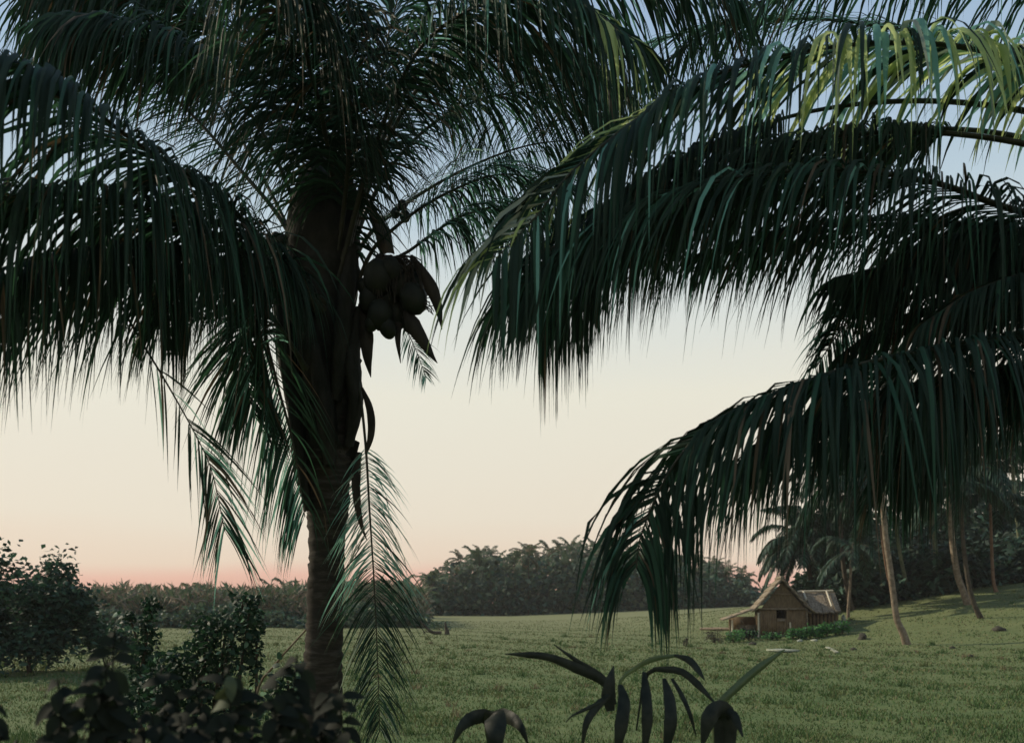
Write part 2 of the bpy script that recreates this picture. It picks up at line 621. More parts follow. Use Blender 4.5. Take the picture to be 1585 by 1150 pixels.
def plant_fronds(root, fronds, n_single=300):
    """each frond a part of the palm; its largest leaflets sub-parts, the rest joined"""
    al = []
    for fi, fr in enumerate(fronds):
        for li, (V, Q, mk) in enumerate(fr.leaflets):
            al.append((in_frame(V), fi, li))
    al.sort(reverse=True)
    single = {(a[1], a[2]) for a in al[:n_single] if a[0] > 0}
    for fi, fr in enumerate(fronds):
        ro = fr.rachis.build('frond', root, smooth=True)
        if fr.label:
            ro['label'] = fr.label
        rest = MB()
        for li, (V, Q, mk) in enumerate(fr.leaflets):
            if (fi, li) in single:
                b = MB()
                b.add(V, Q, M[mk])
                b.build('leaflet', ro)
            else:
                rest.add(V, Q, M[mk])
        if rest.V:
            tag(rest.build('leaflets', ro), kind='stuff')


DK = [('leaf_dark', 8), ('leaf_green', 1.6), ('leaf_dry', .7)]
DG = [('leaf_dark', 5), ('leaf_green', 3.5), ('leaf_teal', .35), ('leaf_dry', .4)]
TEAL = [('leaf_dark', 3), ('leaf_green', 2), ('leaf_teal', 2.5)]

# ---------------------------------------------------------------- the coconut palm on the left
PD = 7.0
base = gp(498, PD)
palm = thing('coconut_palm', base, 'coconut palm with a stout ringed trunk and hanging nuts, standing left in the field', 'palm')
tp = [(495, 0), (498, 1110), (502, 980), (506, 850), (507, 770), (505, 690), (503, 600), (500, 520)]
pts = [Vector((base.x, base.y, base.z - 0.3))] + [at(a, b, PD) for a, b in tp[1:]]
cl, ln = spline(pts, 150)
rad = []
for i, q in enumerate(cl):
    py = HZ - (q.z - EYE) / PD * F
    r = np.interp(py, [520, 600, 690, 770, 850, 980, 1110, 1400], [44, 44, 38, 33, 26.5, 28, 30, 36]) / F * PD
    ph = (i * 0.27) % 1.0
    r *= 1 + 0.075 * (1 - ph) ** 3 + random.uniform(-0.012, 0.012)
    rad.append(r)
t = MB()
t.tube(cl, rad, M['bark'], 18)
# slight out-of-round wear on the trunk
vv = t.V[0]
vv += rng.normal(0, 0.004, vv.shape)
t.build('trunk', palm)
# fibrous crown shaft, lumpy
sh = MB()
spts, _ = spline([at(503, 705, PD), at(502, 620, PD), at(505, 540, PD), at(500, 460, PD), at(498, 390, PD), at(503, 320, PD), at(515, 250, PD)], 40)
srad = [np.interp(i / 39, [0, .1, .25, .45, .6, .75, .9, 1], [38, 45, 48, 46, 54, 56, 46, 26]) / F * PD * random.uniform(.94, 1.07) for i in range(40)]
sh.tube(spts, srad, M['fibre'], 20)
sh.V[0] += rng.normal(0, 0.012, sh.V[0].shape)
sh.build('fibre_sheath', palm)
# old leaf bases clasping the shaft
lb_specs = [((470, 700), (452, 600), (440, 500), (430, 420), 30), ((540, 690), (551, 620), (545, 560), (556, 480), 26),
            ((478, 790), (464, 720), (456, 640), (452, 560), 22), ((510, 720), (505, 640), (492, 560), (480, 470), 34),
            ((520, 620), (528, 540), (536, 460), (545, 390), 30), ((485, 620), (478, 540), (466, 460), (452, 390), 30)]
for i, (a, b, c, e, wpx) in enumerate(lb_specs):
    lb = MB()
    dd = PD - 0.16 - 0.02 * i
    q, _ = spline([at(a[0], a[1], dd + .05), at(b[0], b[1], dd), at(c[0], c[1], dd), at(e[0], e[1], dd + .06)], 14)
    lb.tube(q, [wpx / F * PD * (0.35 + 0.65 * math.sin(math.pi * (0.12 + 0.8 * k / 13))) for k in range(14)], M['fibre'], 9, True, 0.45)
    lb.V[0] += rng.normal(0, 0.004, lb.V[0].shape)
    lb.build('leaf_base', palm)
# torn edge of the old sheath on the right of the trunk
for poly in ([(548, 600), (556, 640), (545, 668), (534, 690), (530, 640)], [(532, 672), (556, 684), (552, 700), (549, 718), (543, 742), (536, 752), (528, 720)],
             [(540, 700), (560, 700), (556, 722), (545, 745), (536, 730)]):
    b = MB()
    b.prism([at(x_, y_, PD - .02) for x_, y_ in poly], (0, 0.03, 0), M['fibre'])
    b.build('leaf_base', palm)

TRI = lambda u, s: DG if u < .6 else TEAL
fronds = [
    # long frond arching towards the left and the camera, leaflets hanging as a curtain
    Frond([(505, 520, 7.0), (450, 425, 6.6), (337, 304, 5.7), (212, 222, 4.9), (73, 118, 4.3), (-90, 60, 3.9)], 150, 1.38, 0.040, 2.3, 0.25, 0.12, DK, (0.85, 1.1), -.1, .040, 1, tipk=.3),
    # its neighbours, lower and farther out
    Frond([(495, 540, 6.9), (430, 440, 6.3), (330, 362, 5.6), (200, 318, 5.0), (60, 300, 4.5), (-120, 330, 4.2)], 150, 1.36, 0.040, 2.4, -0.2, 0.14, DK, (0.75, 1.1), 0, .036, 2, tipk=.3),
    Frond([(490, 540, 6.8), (405, 435, 6.3), (290, 385, 5.7), (160, 375, 5.2), (30, 405, 4.8), (-100, 470, 4.5)], 140, 1.10, 0.038, 1.6, 0.0, 0.2, DK, (0.8, 1.1), -.5, .034, 47, tipk=.3),
    Frond([(480, 580, 6.7), (420, 490, 6.4), (392, 500, 6.3), (380, 560, 6.3), (392, 640, 6.3)], 80, 0.85, 0.030, 1.0, 0.2, 0.2, DG, (1.3, 1.6), -.2, .026, 48),
    # upper left, seen edge on with sky between its leaflets
    Frond([(505, 500, 7.1), (443, 354, 7.2), (370, 261, 7.3), (298, 179, 7.4), (212, 103, 7.5), (110, 30, 7.6), (20, -20, 7.6)], 95, 0.72, 0.028, 0.6, 0.5, 0.3, DG, (0.35, .8), .25, .034, 3),
    Frond([(500, 480, 7.2), (420, 300, 7.6), (330, 150, 8.0), (240, 50, 8.2), (150, -30, 8.3)], 95, 0.95, 0.030, 1.3, 0.1, 0.52, DG, (0.35, .8), .25, .032, 4),
    Frond([(500, 470, 7.2), (450, 300, 7.0), (390, 180, 6.7), (300, 95, 6.4), (200, 55, 6.1), (80, 40, 5.8)], 115, 1.05, 0.036, 2.4, -0.2, 0.6, DK, (0.7, 1.8), .1, .034, 23),
    # up the middle, arching over towards the camera
    Frond([(505, 480, 7.0), (520, 330, 6.9), (500, 190, 6.4), (470, 70, 5.7), (440, -30, 5.0), (400, -80, 4.3)], 130, 1.25, 0.038, 2.3, 0.1, 0.12, DK, (0.7, 1.8), .0, .040, 5),
    Frond([(510, 480, 7.1), (500, 300, 7.4), (440, 150, 7.6), (370, 50, 7.6), (290, -40, 7.4)], 120, 1.2, 0.038, 2.0, 0.0, 0.4, DK, (0.7, 1.8), .1, .036, 6),
    Frond([(512, 480, 7.0), (548, 330, 7.2), (580, 190, 7.4), (600, 60, 7.5), (630, -50, 7.5)], 110, 1.05, 0.034, 1.6, 0.2, 0.36, DG, (0.7, 1.8), .2, .036, 7),
    Frond([(510, 470, 6.9), (535, 300, 6.7), (542, 150, 6.3), (525, 40, 5.8), (500, -60, 5.2)], 120, 1.15, 0.036, 2.2, 0.0, 0.26, DK, (0.7, 1.8), .0, .036, 24),
    # over the top to the right, leaflets hanging from above the frame
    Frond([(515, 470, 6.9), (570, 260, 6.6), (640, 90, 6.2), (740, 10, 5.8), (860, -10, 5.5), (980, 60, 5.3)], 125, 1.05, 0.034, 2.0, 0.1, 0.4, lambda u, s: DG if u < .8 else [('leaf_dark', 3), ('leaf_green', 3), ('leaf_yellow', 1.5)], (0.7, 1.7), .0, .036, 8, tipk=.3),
    Frond([(520, 450, 7.0), (590, 240, 6.9), (670, 110, 6.7), (770, 60, 6.5), (880, 80, 6.3), (960, 150, 6.2)], 110, 0.90, 0.032, 2.0, -0.2, 0.48, DG, (0.7, 1.8), .1, .034, 25),
    Frond([(515, 500, 7.2), (560, 380, 7.3), (625, 318, 7.5), (720, 262, 7.8), (820, 225, 8.0), (930, 215, 8.1)], 95, 0.80, 0.027, 0.9, 0.4, 0.3, DG, (0.35, .9), .25, .030, 9),
    Frond([(520, 560, 7.0), (565, 410, 6.9), (612, 352, 6.9), (690, 300, 7.0), (780, 270, 7.2), (880, 290, 7.4)], 85, 0.80, 0.028, 1.5, 0.2, 0.48, TEAL, (0.7, 1.9), .15, .030, 10),
    Frond([(525, 600, 7.0), (590, 430, 6.8), (640, 384, 6.8), (715, 335, 6.9), (790, 320, 7.0), (860, 350, 7.1)], 75, 0.80, 0.028, 2.0, 0.1, 0.5, TEAL, (0.7, 1.9), .1, .030, 11),
    Frond([(512, 470, 7.2), (555, 300, 7.9), (610, 190, 8.5), (700, 120, 9.0), (800, 90, 9.3), (900, 100, 9.5)], 110, 1.05, 0.032, 1.3, 0.1, 0.34, DG, (0.35, .8), .2, .032, 12),
    Frond([(508, 470, 7.1), (470, 280, 7.3), (400, 130, 7.3), (310, 30, 7.0), (200, -20, 6.6), (60, -20, 6.2)], 130, 1.1, 0.034, 1.8, 0.1, 0.52, DK, (0.7, 1.8), .0, .034, 26),
    Frond([(515, 470, 7.1), (580, 300, 7.4), (660, 200, 7.6), (760, 150, 7.7), (870, 150, 7.7), (960, 200, 7.7)], 120, 0.95, 0.030, 1.5, 0.2, 0.52, DG, (0.7, 1.9), .1, .032, 27),
    Frond([(518, 460, 6.9), (590, 220, 6.8), (700, 40, 6.6), (840, -50, 6.4), (1000, -60, 6.2), (1130, -10, 6.0)], 130, 1.1, 0.034, 1.7, 0.1, 0.46, DG, (0.7, 1.0), .0, .034, 28, tipk=.3),
    # old frond folded down along the left of the trunk
    Frond([(500, 470, 6.8), (440, 440, 6.5), (410, 500, 6.4), (428, 590, 6.4), (452, 680, 6.45), (472, 800, 6.5)], 100, 1.0, 0.026, 0.9, 0.5, 0.16, lambda u, s: TEAL if s > 0 else DK, (1.4, 1.8), .1, .030, 13, sides=(.2, 1)),
    Frond([(495, 480, 6.7), (430, 410, 6.2), (370, 400, 5.8), (300, 430, 5.6), (250, 500, 5.5)], 70, 0.95, 0.036, 2.0, 0.1, 0.16, DK, (0.7, 1.9), .0, .030, 14),
    # thin dead frond hanging at the left with a tuft at its end
    Frond([(150, 400, 5.6), (205, 505, 5.6), (255, 588, 5.6), (300, 668, 5.6), (328, 730, 5.6), (348, 822, 5.6)], 76, 0.60, 0.022, 0.5, 0.3, 0.02, [('leaf_dark', 4), ('leaf_dry', 1), ('leaf_teal', 1.6)], (2.0, 2.3), .1, .014, 15, brk=.12, tipk=.15, gaps=lambda u: .90 if u < .60 else .0,
          label='thin dead frond hanging down with a tuft of leaflets at its end'),
    # frond hanging straight down beside the trunk
    Frond([(540, 520, 6.85), (556, 600, 6.75), (566, 690, 6.7), (572, 790, 6.7), (579, 900, 6.7), (584, 1010, 6.7), (588, 1130, 6.7)], 120, 0.62, 0.017, 0.7, 0.0, 0.30, lambda u, s: [('leaf_teal', 3), ('leaf_pale', 2), ('leaf_dark', 1)] if u < .42 else [('leaf_dark', 5), ('leaf_green', 3), ('leaf_pale', .6)], (0.75, 1.4), .0, .020, 16,
          label='spent frond hanging straight down beside the trunk, pale towards its top'),
    # small spray under the nuts
    Frond([(618, 480, 6.8), (630, 512, 6.8), (645, 545, 6.8), (660, 585, 6.8)], 22, 0.24, 0.018, 0.6, 0.0, 0.1, [('leaf_teal', 4), ('leaf_green', 2), ('leaf_dark', 1)], (1.0, 1.6), 0, .010, 17, label='small pale green spray under the nuts'),
]
plant_fronds(palm, fronds)

# nuts, stalks and bracts
nut = [(585, 430, 26), (622, 440, 26), (598, 462, 27), (640, 462, 24), (575, 462, 22), (612, 487, 26), (588, 487, 22), (640, 440, 20), (627, 478, 22), (606, 420, 22), (566, 446, 17), (652, 448, 17), (600, 508, 17), (634, 500, 15), (640, 418, 15), (576, 500, 13)]
for i, (x_, y_, r_) in enumerate(nut):
    b = MB()
    rr = r_ / F * PD * random.uniform(.76, .98)
    rot = Matrix.Rotation(random.uniform(-.5, .5), 3, 'X') @ Matrix.Rotation(random.uniform(-.5, .5), 3, 'Y')
    b.ball(at(x_, y_, 6.72 + (i % 3) * .07), (rr * random.uniform(.84, .95), rr * random.uniform(.84, .95), rr * 1.14), M['coconut'], 14, 10, rot, 0.035)
    b.build('coconut', palm, smooth=True)
for i, (x_, y_, r_) in enumerate([(612, 330, 8), (627, 335, 9), (623, 318, 8), (427, 368, 8), (436, 372, 9), (430, 380, 7)]):
    b = MB()
    rr = r_ / F * PD
    b.ball(at(x_, y_, 7.3 if x_ > 500 else 6.9), (rr, rr, rr * 1.15), M['coconut'], 10, 8)
    b.build('young_coconut', palm, smooth=True)
st = MB()
for (x_, y_, r_) in nut[:9]:
    q, _ = spline([at(560, 500, 6.95), at(582, 405, 6.8), at((x_ + 590) / 2, 402, 6.74), at(x_, y_ - r_ * .7, 6.74)], 10)
    st.tube(q, 0.012, M['bract'], 5)
for k in range(60):
    x0, y0 = 612 + random.uniform(-28, 34), 398 + random.uniform(-4, 12)
    q, _ = spline([at(600, 402, 6.76), at(x0, y0, 6.7), at(x0 + random.uniform(-14, 16), y0 + random.uniform(10, 75), 6.66)], 6)
    st.tube(q, [.006, .006, .005, .005, .004, .003], M['bract'], 4)
for k in range(10):
    x0, y0 = 648 + random.uniform(-6, 4), 470 + random.uniform(-10, 12)
    q, _ = spline([at(640, 476, 6.7), at(x0 + 10, y0, 6.68), at(x0 + 20, y0 + random.uniform(-2, 20), 6.68)], 5)
    st.tube(q, .0035, M['bract'], 4)
st.build('fruit_stalk', palm)


def blade(pts_, wds, m, name, root, fold=0.25, face=None):
    """broad pointed bract or leaf: pts_ (px, py, d), wds half widths in metres"""
    q, _ = spline([at(*a) for a in pts_], 16)
    V = []
    for i, pnt in enumerate(q):
        t = (q[min(i + 1, 15)] - q[max(i - 1, 0)]).normalized()
        vw = face or Vector((0, -1, 0))
        sd_ = t.cross(vw)
        if sd_.length < .05:
            sd_ = Vector((1, 0, 0))
        sd_.normalize()
        nn = sd_.cross(t)
        hw = float(np.interp(i / 15, np.linspace(0, 1, len(wds)), wds))
        V += [pnt - sd_ * hw, pnt - sd_ * hw * .5 + nn * hw * fold * .7, pnt + nn * hw * fold, pnt + sd_ * hw * .5 + nn * hw * fold * .7, pnt + sd_ * hw]
    b_ = MB()
    b_.add(V, [(i * 5 + k_, i * 5 + k_ + 1, i * 5 + k_ + 6, i * 5 + k_ + 5) for i in range(15) for k_ in range(4)], m)
    # underside, so that the blade has a thickness
    V2 = [v_ + Vector((0, .0035, 0)) for v_ in V]
    b_.add(V2, [(i * 5 + k_ + 5, i * 5 + k_ + 6, i * 5 + k_ + 1, i * 5 + k_) for i in range(15) for k_ in range(4)], m)
    return b_.build(name, root, smooth=True)


pxm = PD / F
blade([(636, 396, 6.75), (652, 418, 6.72), (668, 446, 6.7), (678, 475, 6.7), (684, 510, 6.7)], [3 * pxm, 7 * pxm, 10 * pxm, 6 * pxm, .5 * pxm], M['bract'], 'bract', palm, .6)
blade([(628, 482, 6.75), (642, 508, 6.7), (656, 530, 6.7), (668, 550, 6.7), (677, 562, 6.7)], [5 * pxm, 12 * pxm, 10 * pxm, 6 * pxm, .5 * pxm], M['bract'], 'bract', palm, .6)
blade([(558, 470, 6.85), (566, 510, 6.8), (568, 540, 6.78), (570, 562, 6.78), (574, 584, 6.78)], [4 * pxm, 9 * pxm, 11 * pxm, 7 * pxm, .5 * pxm], M['bract'], 'bract', palm, .6)
blade([(560, 600, 6.75), (571, 628, 6.72), (575, 655, 6.7), (573, 680, 6.7), (566, 702, 6.7)], [2 * pxm, 5 * pxm, 6 * pxm, 5 * pxm, 2 * pxm], M['bract'], 'bract', palm, .6)
blade([(556, 700, 6.72), (551, 740, 6.7), (553, 780, 6.7), (560, 815, 6.7), (568, 836, 6.7)], [3 * pxm, 7 * pxm, 6 * pxm, 4 * pxm, .5 * pxm], M['bract'], 'bract', palm, .6)
blade([(590, 480, 6.8), (592, 500, 6.75), (594, 516, 6.75)], [6 * pxm, 4 * pxm, .5 * pxm], M['bract'], 'bract', palm, .5)
blade([(616, 500, 6.8), (616, 530, 6.75), (620, 562, 6.75)], [6 * pxm, 4 * pxm, .5 * pxm], M['bract'], 'bract', palm, .5)
blade([(600, 396, 6.9), (592, 360, 7.0), (578, 330, 7.1), (568, 312, 7.1)], [11 * pxm, 12 * pxm, 9 * pxm, 3 * pxm], M['leaf_dry'], 'bract', palm, .5)

# ---------------------------------------------------------------- the palm whose crown hangs in from the right
RD = 6.0
rb = gp(1890, RD)
palm2 = thing('coconut_palm', rb, 'coconut palm reaching in from beyond the right edge, its long drooping fronds over the hut', 'palm')
t = MB()
cl, _ = spline([Vector((rb.x, rb.y, rb.z - .3)), at(1870, 900, RD), at(1850, 600, RD), at(1830, 330, RD)], 80)
t.tube(cl, [0.15 * (1 + 0.05 * (1 - (i * .29) % 1) ** 3) for i in range(80)], M['bark'], 16)
t.build('trunk', palm2)
sh = MB()
spts, _ = spline([at(1850, 560, RD), at(1835, 400, RD), at(1825, 250, RD), at(1825, 120, RD)], 24)
sh.tube(spts, [np.interp(i / 23, [0, .3, .7, 1], [.17, .25, .25, .08]) * random.uniform(.95, 1.05) for i in range(24)], M['fibre'], 16)
sh.build('fibre_sheath', palm2)


def lit(u, s):  # sunlit stretch and tip side painted through the choice of leaflet colours
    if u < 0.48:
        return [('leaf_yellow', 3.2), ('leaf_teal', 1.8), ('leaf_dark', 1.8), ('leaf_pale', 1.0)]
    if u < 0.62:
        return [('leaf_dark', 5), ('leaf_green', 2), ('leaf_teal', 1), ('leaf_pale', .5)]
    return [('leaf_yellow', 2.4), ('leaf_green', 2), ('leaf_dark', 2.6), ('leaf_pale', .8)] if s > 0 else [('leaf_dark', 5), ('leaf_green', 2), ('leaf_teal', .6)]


fr2 = [
    # the top frond, its sunlight painted in by yellow and pale leaflets
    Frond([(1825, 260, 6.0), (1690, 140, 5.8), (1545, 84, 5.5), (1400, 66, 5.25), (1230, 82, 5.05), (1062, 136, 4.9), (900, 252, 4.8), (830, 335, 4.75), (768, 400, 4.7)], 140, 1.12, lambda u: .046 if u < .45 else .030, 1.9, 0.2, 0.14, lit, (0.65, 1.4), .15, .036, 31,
          tipk=.35, label='frond coloured as sunlit, with yellow-green leaflets along the top'),
    Frond([(1825, 280, 6.2), (1690, 200, 6.0), (1500, 160, 5.8), (1300, 165, 5.6), (1120, 215, 5.45), (960, 300, 5.35), (860, 385, 5.3), (830, 430, 5.3)], 150, 1.22, .036, 2.6, 0.1, 0.62, DK, (0.75, 1.3), .0, .034, 42, tipk=.35),
    # the broad one beneath it
    Frond([(1825, 340, 6.0), (1690, 350, 5.7), (1560, 322, 5.4), (1450, 284, 5.2), (1310, 264, 5.0), (1160, 272, 4.9), (1010, 310, 4.85), (890, 370, 4.8), (810, 440, 4.8)], 150, 1.16, 0.038, 2.0, 0.1, 0.12, lambda u, s: DK if u < .45 else (DG if u < .7 else [('leaf_dark', 5), ('leaf_green', 3), ('leaf_teal', 1.1)]), (0.7, 1.9), .0, .036, 32, tipk=.45),
    # the low one with a drooping tip
    Frond([(1830, 560, 5.8), (1690, 520, 5.5), (1555, 522, 5.2), (1440, 540, 5.0), (1300, 572, 4.85), (1180, 617, 4.75), (1092, 662, 4.7), (1030, 740, 4.7), (992, 830, 4.7), (985, 880, 4.7)], 225, 1.36, 0.036, 2.3, 0.05, 0.08, lambda u, s: DK if u < .9 else DG, (0.45, 1.4), .0, .034, 33,
          tipk=.6, label='low frond arching down to a drooping tip'),
    Frond([(1835, 590, 6.1), (1690, 560, 5.9), (1555, 570, 5.7), (1440, 590, 5.5), (1320, 620, 5.4), (1220, 660, 5.3), (1130, 730, 5.3)], 210, 1.2, 0.034, 2.3, 0.05, 0.1, DK, (0.75, 1.3), .0, .032, 43),
    Frond([(1825, 300, 5.9), (1690, 250, 5.7), (1540, 215, 5.5), (1380, 205, 5.4), (1210, 225, 5.3), (1060, 280, 5.3), (940, 360, 5.3), (860, 450, 5.3)], 150, 1.05, 0.034, 2.2, 0.0, 0.4, DK, (0.75, 1.2), .0, .032, 46, tipk=.4),
    Frond([(1835, 430, 6.2), (1700, 400, 6.0), (1560, 392, 5.8), (1420, 402, 5.7), (1290, 430, 5.6)], 130, 0.85, 0.040, 1.3, 0.0, 0.12, DK, (0.75, 1.2), -.5, .030, 49),
    Frond([(1838, 520, 6.3), (1720, 470, 6.2), (1600, 455, 6.1), (1480, 465, 6.0), (1370, 500, 6.0), (1300, 550, 6.0)], 120, 0.75, 0.038, 1.3, 0.0, 0.12, DK, (0.75, 1.2), -.5, .030, 50),
    # thin ones behind
    Frond([(1830, 180, 6.3), (1690, 110, 6.5), (1540, 82, 6.7), (1400, 48, 6.9), (1260, 30, 7.1), (1110, 40, 7.3), (960, 80, 7.5)], 120, 0.72, 0.028, 0.7, 0.45, 0.12, TEAL, (0.7, 1.8), .25, .032, 34),
    Frond([(1830, 150, 6.2), (1700, 20, 6.3), (1560, -40, 6.4), (1400, -50, 6.5), (1230, -20, 6.6), (1080, 60, 6.6), (990, 130, 6.6)], 120, 1.0, 0.034, 2.0, 0.1, 0.12, DG, (0.3, .9), .1, .034, 35),
    Frond([(1825, 400, 6.1), (1640, 380, 6.2), (1500, 370, 6.2), (1390, 420, 6.2), (1310, 500, 6.1), (1262, 570, 6.0)], 110, 0.80, 0.028, 1.3, 0.4, 0.12, TEAL, (0.75, 1.3), .2, .030, 36, tipk=.7),
    Frond([(1828, 460, 6.0), (1680, 390, 6.0), (1560, 360, 5.9), (1450, 370, 5.8), (1350, 420, 5.7)], 140, 1.15, 0.036, 2.0, 0.1, 0.12, DK, (0.7, 1.9), .0, .032, 37),
    Frond([(1822, 300, 6.0), (1650, 230, 6.2), (1480, 200, 6.3), (1300, 215, 6.4), (1150, 265, 6.5), (1000, 360, 6.5)], 150, 1.15, 0.036, 2.0, 0.0, 0.4, DK, (0.7, 1.9), .0, .032, 38),
    Frond([(1825, 370, 6.0), (1690, 370, 5.9), (1540, 350, 5.8), (1380, 340, 5.7), (1220, 355, 5.6), (1080, 395, 5.6)], 150, 0.85, 0.034, 2.0, 0.0, 0.12, DG, (0.7, 1.9), .0, .032, 44),
    Frond([(1840, 600, 5.9), (1720, 560, 5.9), (1600, 560, 5.9), (1500, 600, 5.85), (1420, 680, 5.8), (1380, 740, 5.8)], 170, 1.0, 0.034, 2.0, 0.1, 0.1, DK, (0.7, 1.9), .0, .030, 39),
    Frond([(1835, 480, 5.7), (1720, 430, 5.5), (1610, 420, 5.3), (1510, 450, 5.15), (1430, 500, 5.1)], 100, 0.80, 0.034, 2.0, 0.1, 0.12, DK, (0.7, 1.9), .0, .030, 45),
    Frond([(1840, 250, 5.9), (1880, 60, 5.4), (1900, -60, 4.6), (1910, -60, 3.6)], 60, 0.9, 0.036, 1.6, 0.0, 0.14, DK, (0.35, .9), .1, .032, 40),
    Frond([(1845, 250, 6.1), (1960, 160, 6.4), (2100, 120, 6.8), (2260, 200, 7.2)], 60, 0.9, 0.036, 1.6, 0.0, 0.14, DK, (0.35, .9), .1, .032, 41),
]
plant_fronds(palm2, fr2)

# ---------------------------------------------------------------- palms of the groves
M['far_leaf'] = mat('far_leaf', (0.045, 0.075, 0.048), (0.13, 0.165, 0.10), 0.5, 0.7, 0.15, 0.2, (0.08, 0.13, 0.06), island=0.6)
M['far_leaf_brown'] = mat('far_leaf_brown', (0.12, 0.10, 0.07), (0.26, 0.21, 0.15), 0.5, 0.7, 0.15, 0.2, island=0.6)
M['grove_leaf'] = mat('grove_leaf', (0.020, 0.048, 0.034), (0.055, 0.110, 0.078), 0.8, 0.6, 0.2, 0.2, (0.06, 0.14, 0.08), island=0.5)
M['grove_leaf_dark'] = mat('grove_leaf_dark', (0.012, 0.026, 0.020), (0.028, 0.05, 0.034), 0.8, 0.7, 0.15, 0.1, (0.03, 0.06, 0.03), island=0.5)
M['pale_bark'] = mat('pale_bark', (0.10, 0.085, 0.062), (0.27, 0.235, 0.175), 5, 0.9, 0.1, bump=0.4, bscale=20, c3=(0.18, 0.14, 0.10))
M['dark_bark'] = mat('dark_bark', (0.035, 0.030, 0.024), (0.09, 0.075, 0.055), 5, 0.9, 0.1)
M['rust_bark'] = mat('rust_bark', (0.11, 0.065, 0.042), (0.21, 0.135, 0.09), 5, 0.9, 0.1)
M['green_bark'] = mat('green_bark', (0.09, 0.11, 0.065), (0.19, 0.20, 0.12), 5, 0.9, 0.1)


def grove_frond(mb, origin, az, elev, L, n, lw, ll, droop, rg, mats, segs=3, rr=0.03):
    """arching frond with real leaflets, from origin"""
    d0 = Vector((math.cos(az) * math.cos(elev), math.sin(az) * math.cos(elev), math.sin(elev)))
    q, dd, pts_ = Vector(origin), d0.copy(), []
    m_ = 9
    for i in range(m_ + 1):
        pts_.append(q.copy())
        q = q + dd * (L / m_)
        dd = (dd + Vector((0, 0, -1)) * (droop / m_ * (0.5 + 1.2 * i / m_))).normalized()
    mb.tube(pts_, [rr * (1 - .85 * i / m_) for i in range(m_ + 1)], mats[0], 4, False)
    for i in range(n):
        u = 0.12 + 0.88 * (i + .5) / n
        f = u * m_
        j = min(int(f), m_ - 1)
        p_ = pts_[j].lerp(pts_[j + 1], f - j)
        T = (pts_[j + 1] - pts_[j]).normalized()
        U = Vector((0, 0, 1)) - T * T.z
        if U.length < .1:
            U = Vector((-math.cos(az), -math.sin(az), 0))
        U.normalize()
        Sv = T.cross(U)
        pr = min(1, .5 + 1.8 * u) * (1 - .6 * max(0, (u - .5) / .5) ** 1.5)
        for s in (-1, 1):
            V, Q = leaflet(p_, T, Sv, U, s, ll * pr * rg.uniform(.8, 1.15), lw * rg.uniform(.8, 1.2), .45 + .6 * u, .15, 1.4 * rg.uniform(.6, 1.4), segs, rg)
            mb.add(V, Q, rg.choice(mats[1:]))


def palm_trunk_pts(base_, top, bend):
    b, t_ = Vector(base_), Vector(top)
    return spline([b, b.lerp(t_, .35) + bend * .7, b.lerp(t_, .7) + bend, t_], 16)[0]


# ---- far grove: many palms, crowns too small to show their fronds
far_mesh = []
for v in range(5):
    rg = random.Random(100 + v)
    c = MB()
    nf = 15
    brown = v in (1, 4)
    ms = [M['dark_bark'], M['far_leaf'], M['far_leaf'], M['far_leaf_brown'] if brown else M['far_leaf']]
    for i in range(nf):
        grove_frond(c, (0, 0, 0), i * 2.4 + rg.uniform(-.3, .3), rg.choice([1.2, .9, .6, .35, .1, -.2, -.5]), rg.uniform(2.9, 3.9), 13, .22, .95, rg.uniform(1.3, 2.2), rg, ms, 3, .05)
    far_mesh.append(c.mesh('crown'))
tr_mesh = []
for v in range(3):
    rg = random.Random(200 + v)
    t = MB()
    t.tube(palm_trunk_pts((0, 0, -1.2), (rg.uniform(-.06, .06), rg.uniform(-.04, .04), 1), Vector((rg.uniform(-.05, .05), 0, 0))), [.2 - .008 * i for i in range(16)], M['dark_bark'] if v else M['green_bark'], 7)
    tr_mesh.append(t.mesh('trunk'))


def far_palm(px, d, top_py, label, group, vi, rot):
    b = gp(px, d)
    ztop = EYE - (top_py - HZ) / F * d
    hgt = ztop - b.z - 2.0
    o = thing('coconut_palm', b, label, 'palm', group)
    tr = bpy.data.objects.new('trunk', tr_mesh[vi % 3])
    # the trunk mesh is one unit tall: stretch it to this palm's height
    tr.scale = (1, 1, hgt)
    COL.objects.link(tr)
    tr.parent = o
    cr = bpy.data.objects.new('crown', far_mesh[vi % 5])
    cr.location = (0, 0, hgt)
    cr.rotation_euler = (0, 0, rot)
    s = random.uniform(.85, 1.15)
    cr.scale = (s, s, s * random.uniform(.85, 1.1))
    COL.objects.link(cr)
    cr.parent = o
    return o


sky_line = [(640, 912), (665, 882), (690, 862), (720, 853), (745, 850), (775, 848), (800, 850), (835, 833), (865, 842), (895, 836), (930, 828), (960, 838),
            (1000, 842), (1035, 850), (1075, 858), (1110, 864), (1145, 880), (1185, 892)]
lx = [a for a, _ in sky_line]
ly = [b for _, b in sky_line]
# front row, their trunks showing against the dark underwood
for i in range(30):
    px = 652 + i * 18.2 + random.uniform(-6, 6)
    far_palm(px, random.uniform(150, 172), np.interp(px, lx, ly) + random.uniform(0, 22), 'one of the coconut palms crowding the far edge of the meadow', 'palms of the far grove', random.randint(0, 4), random.uniform(0, 6.28))
for i in range(26):
    px = 672 + i * 19 + random.uniform(-8, 8)
    far_palm(px, random.uniform(178, 195), np.interp(px, lx, ly) + random.uniform(-6, 10), 'one of the coconut palms crowding the far edge of the meadow', 'palms of the far grove', random.randint(0, 4), random.uniform(0, 6.28))

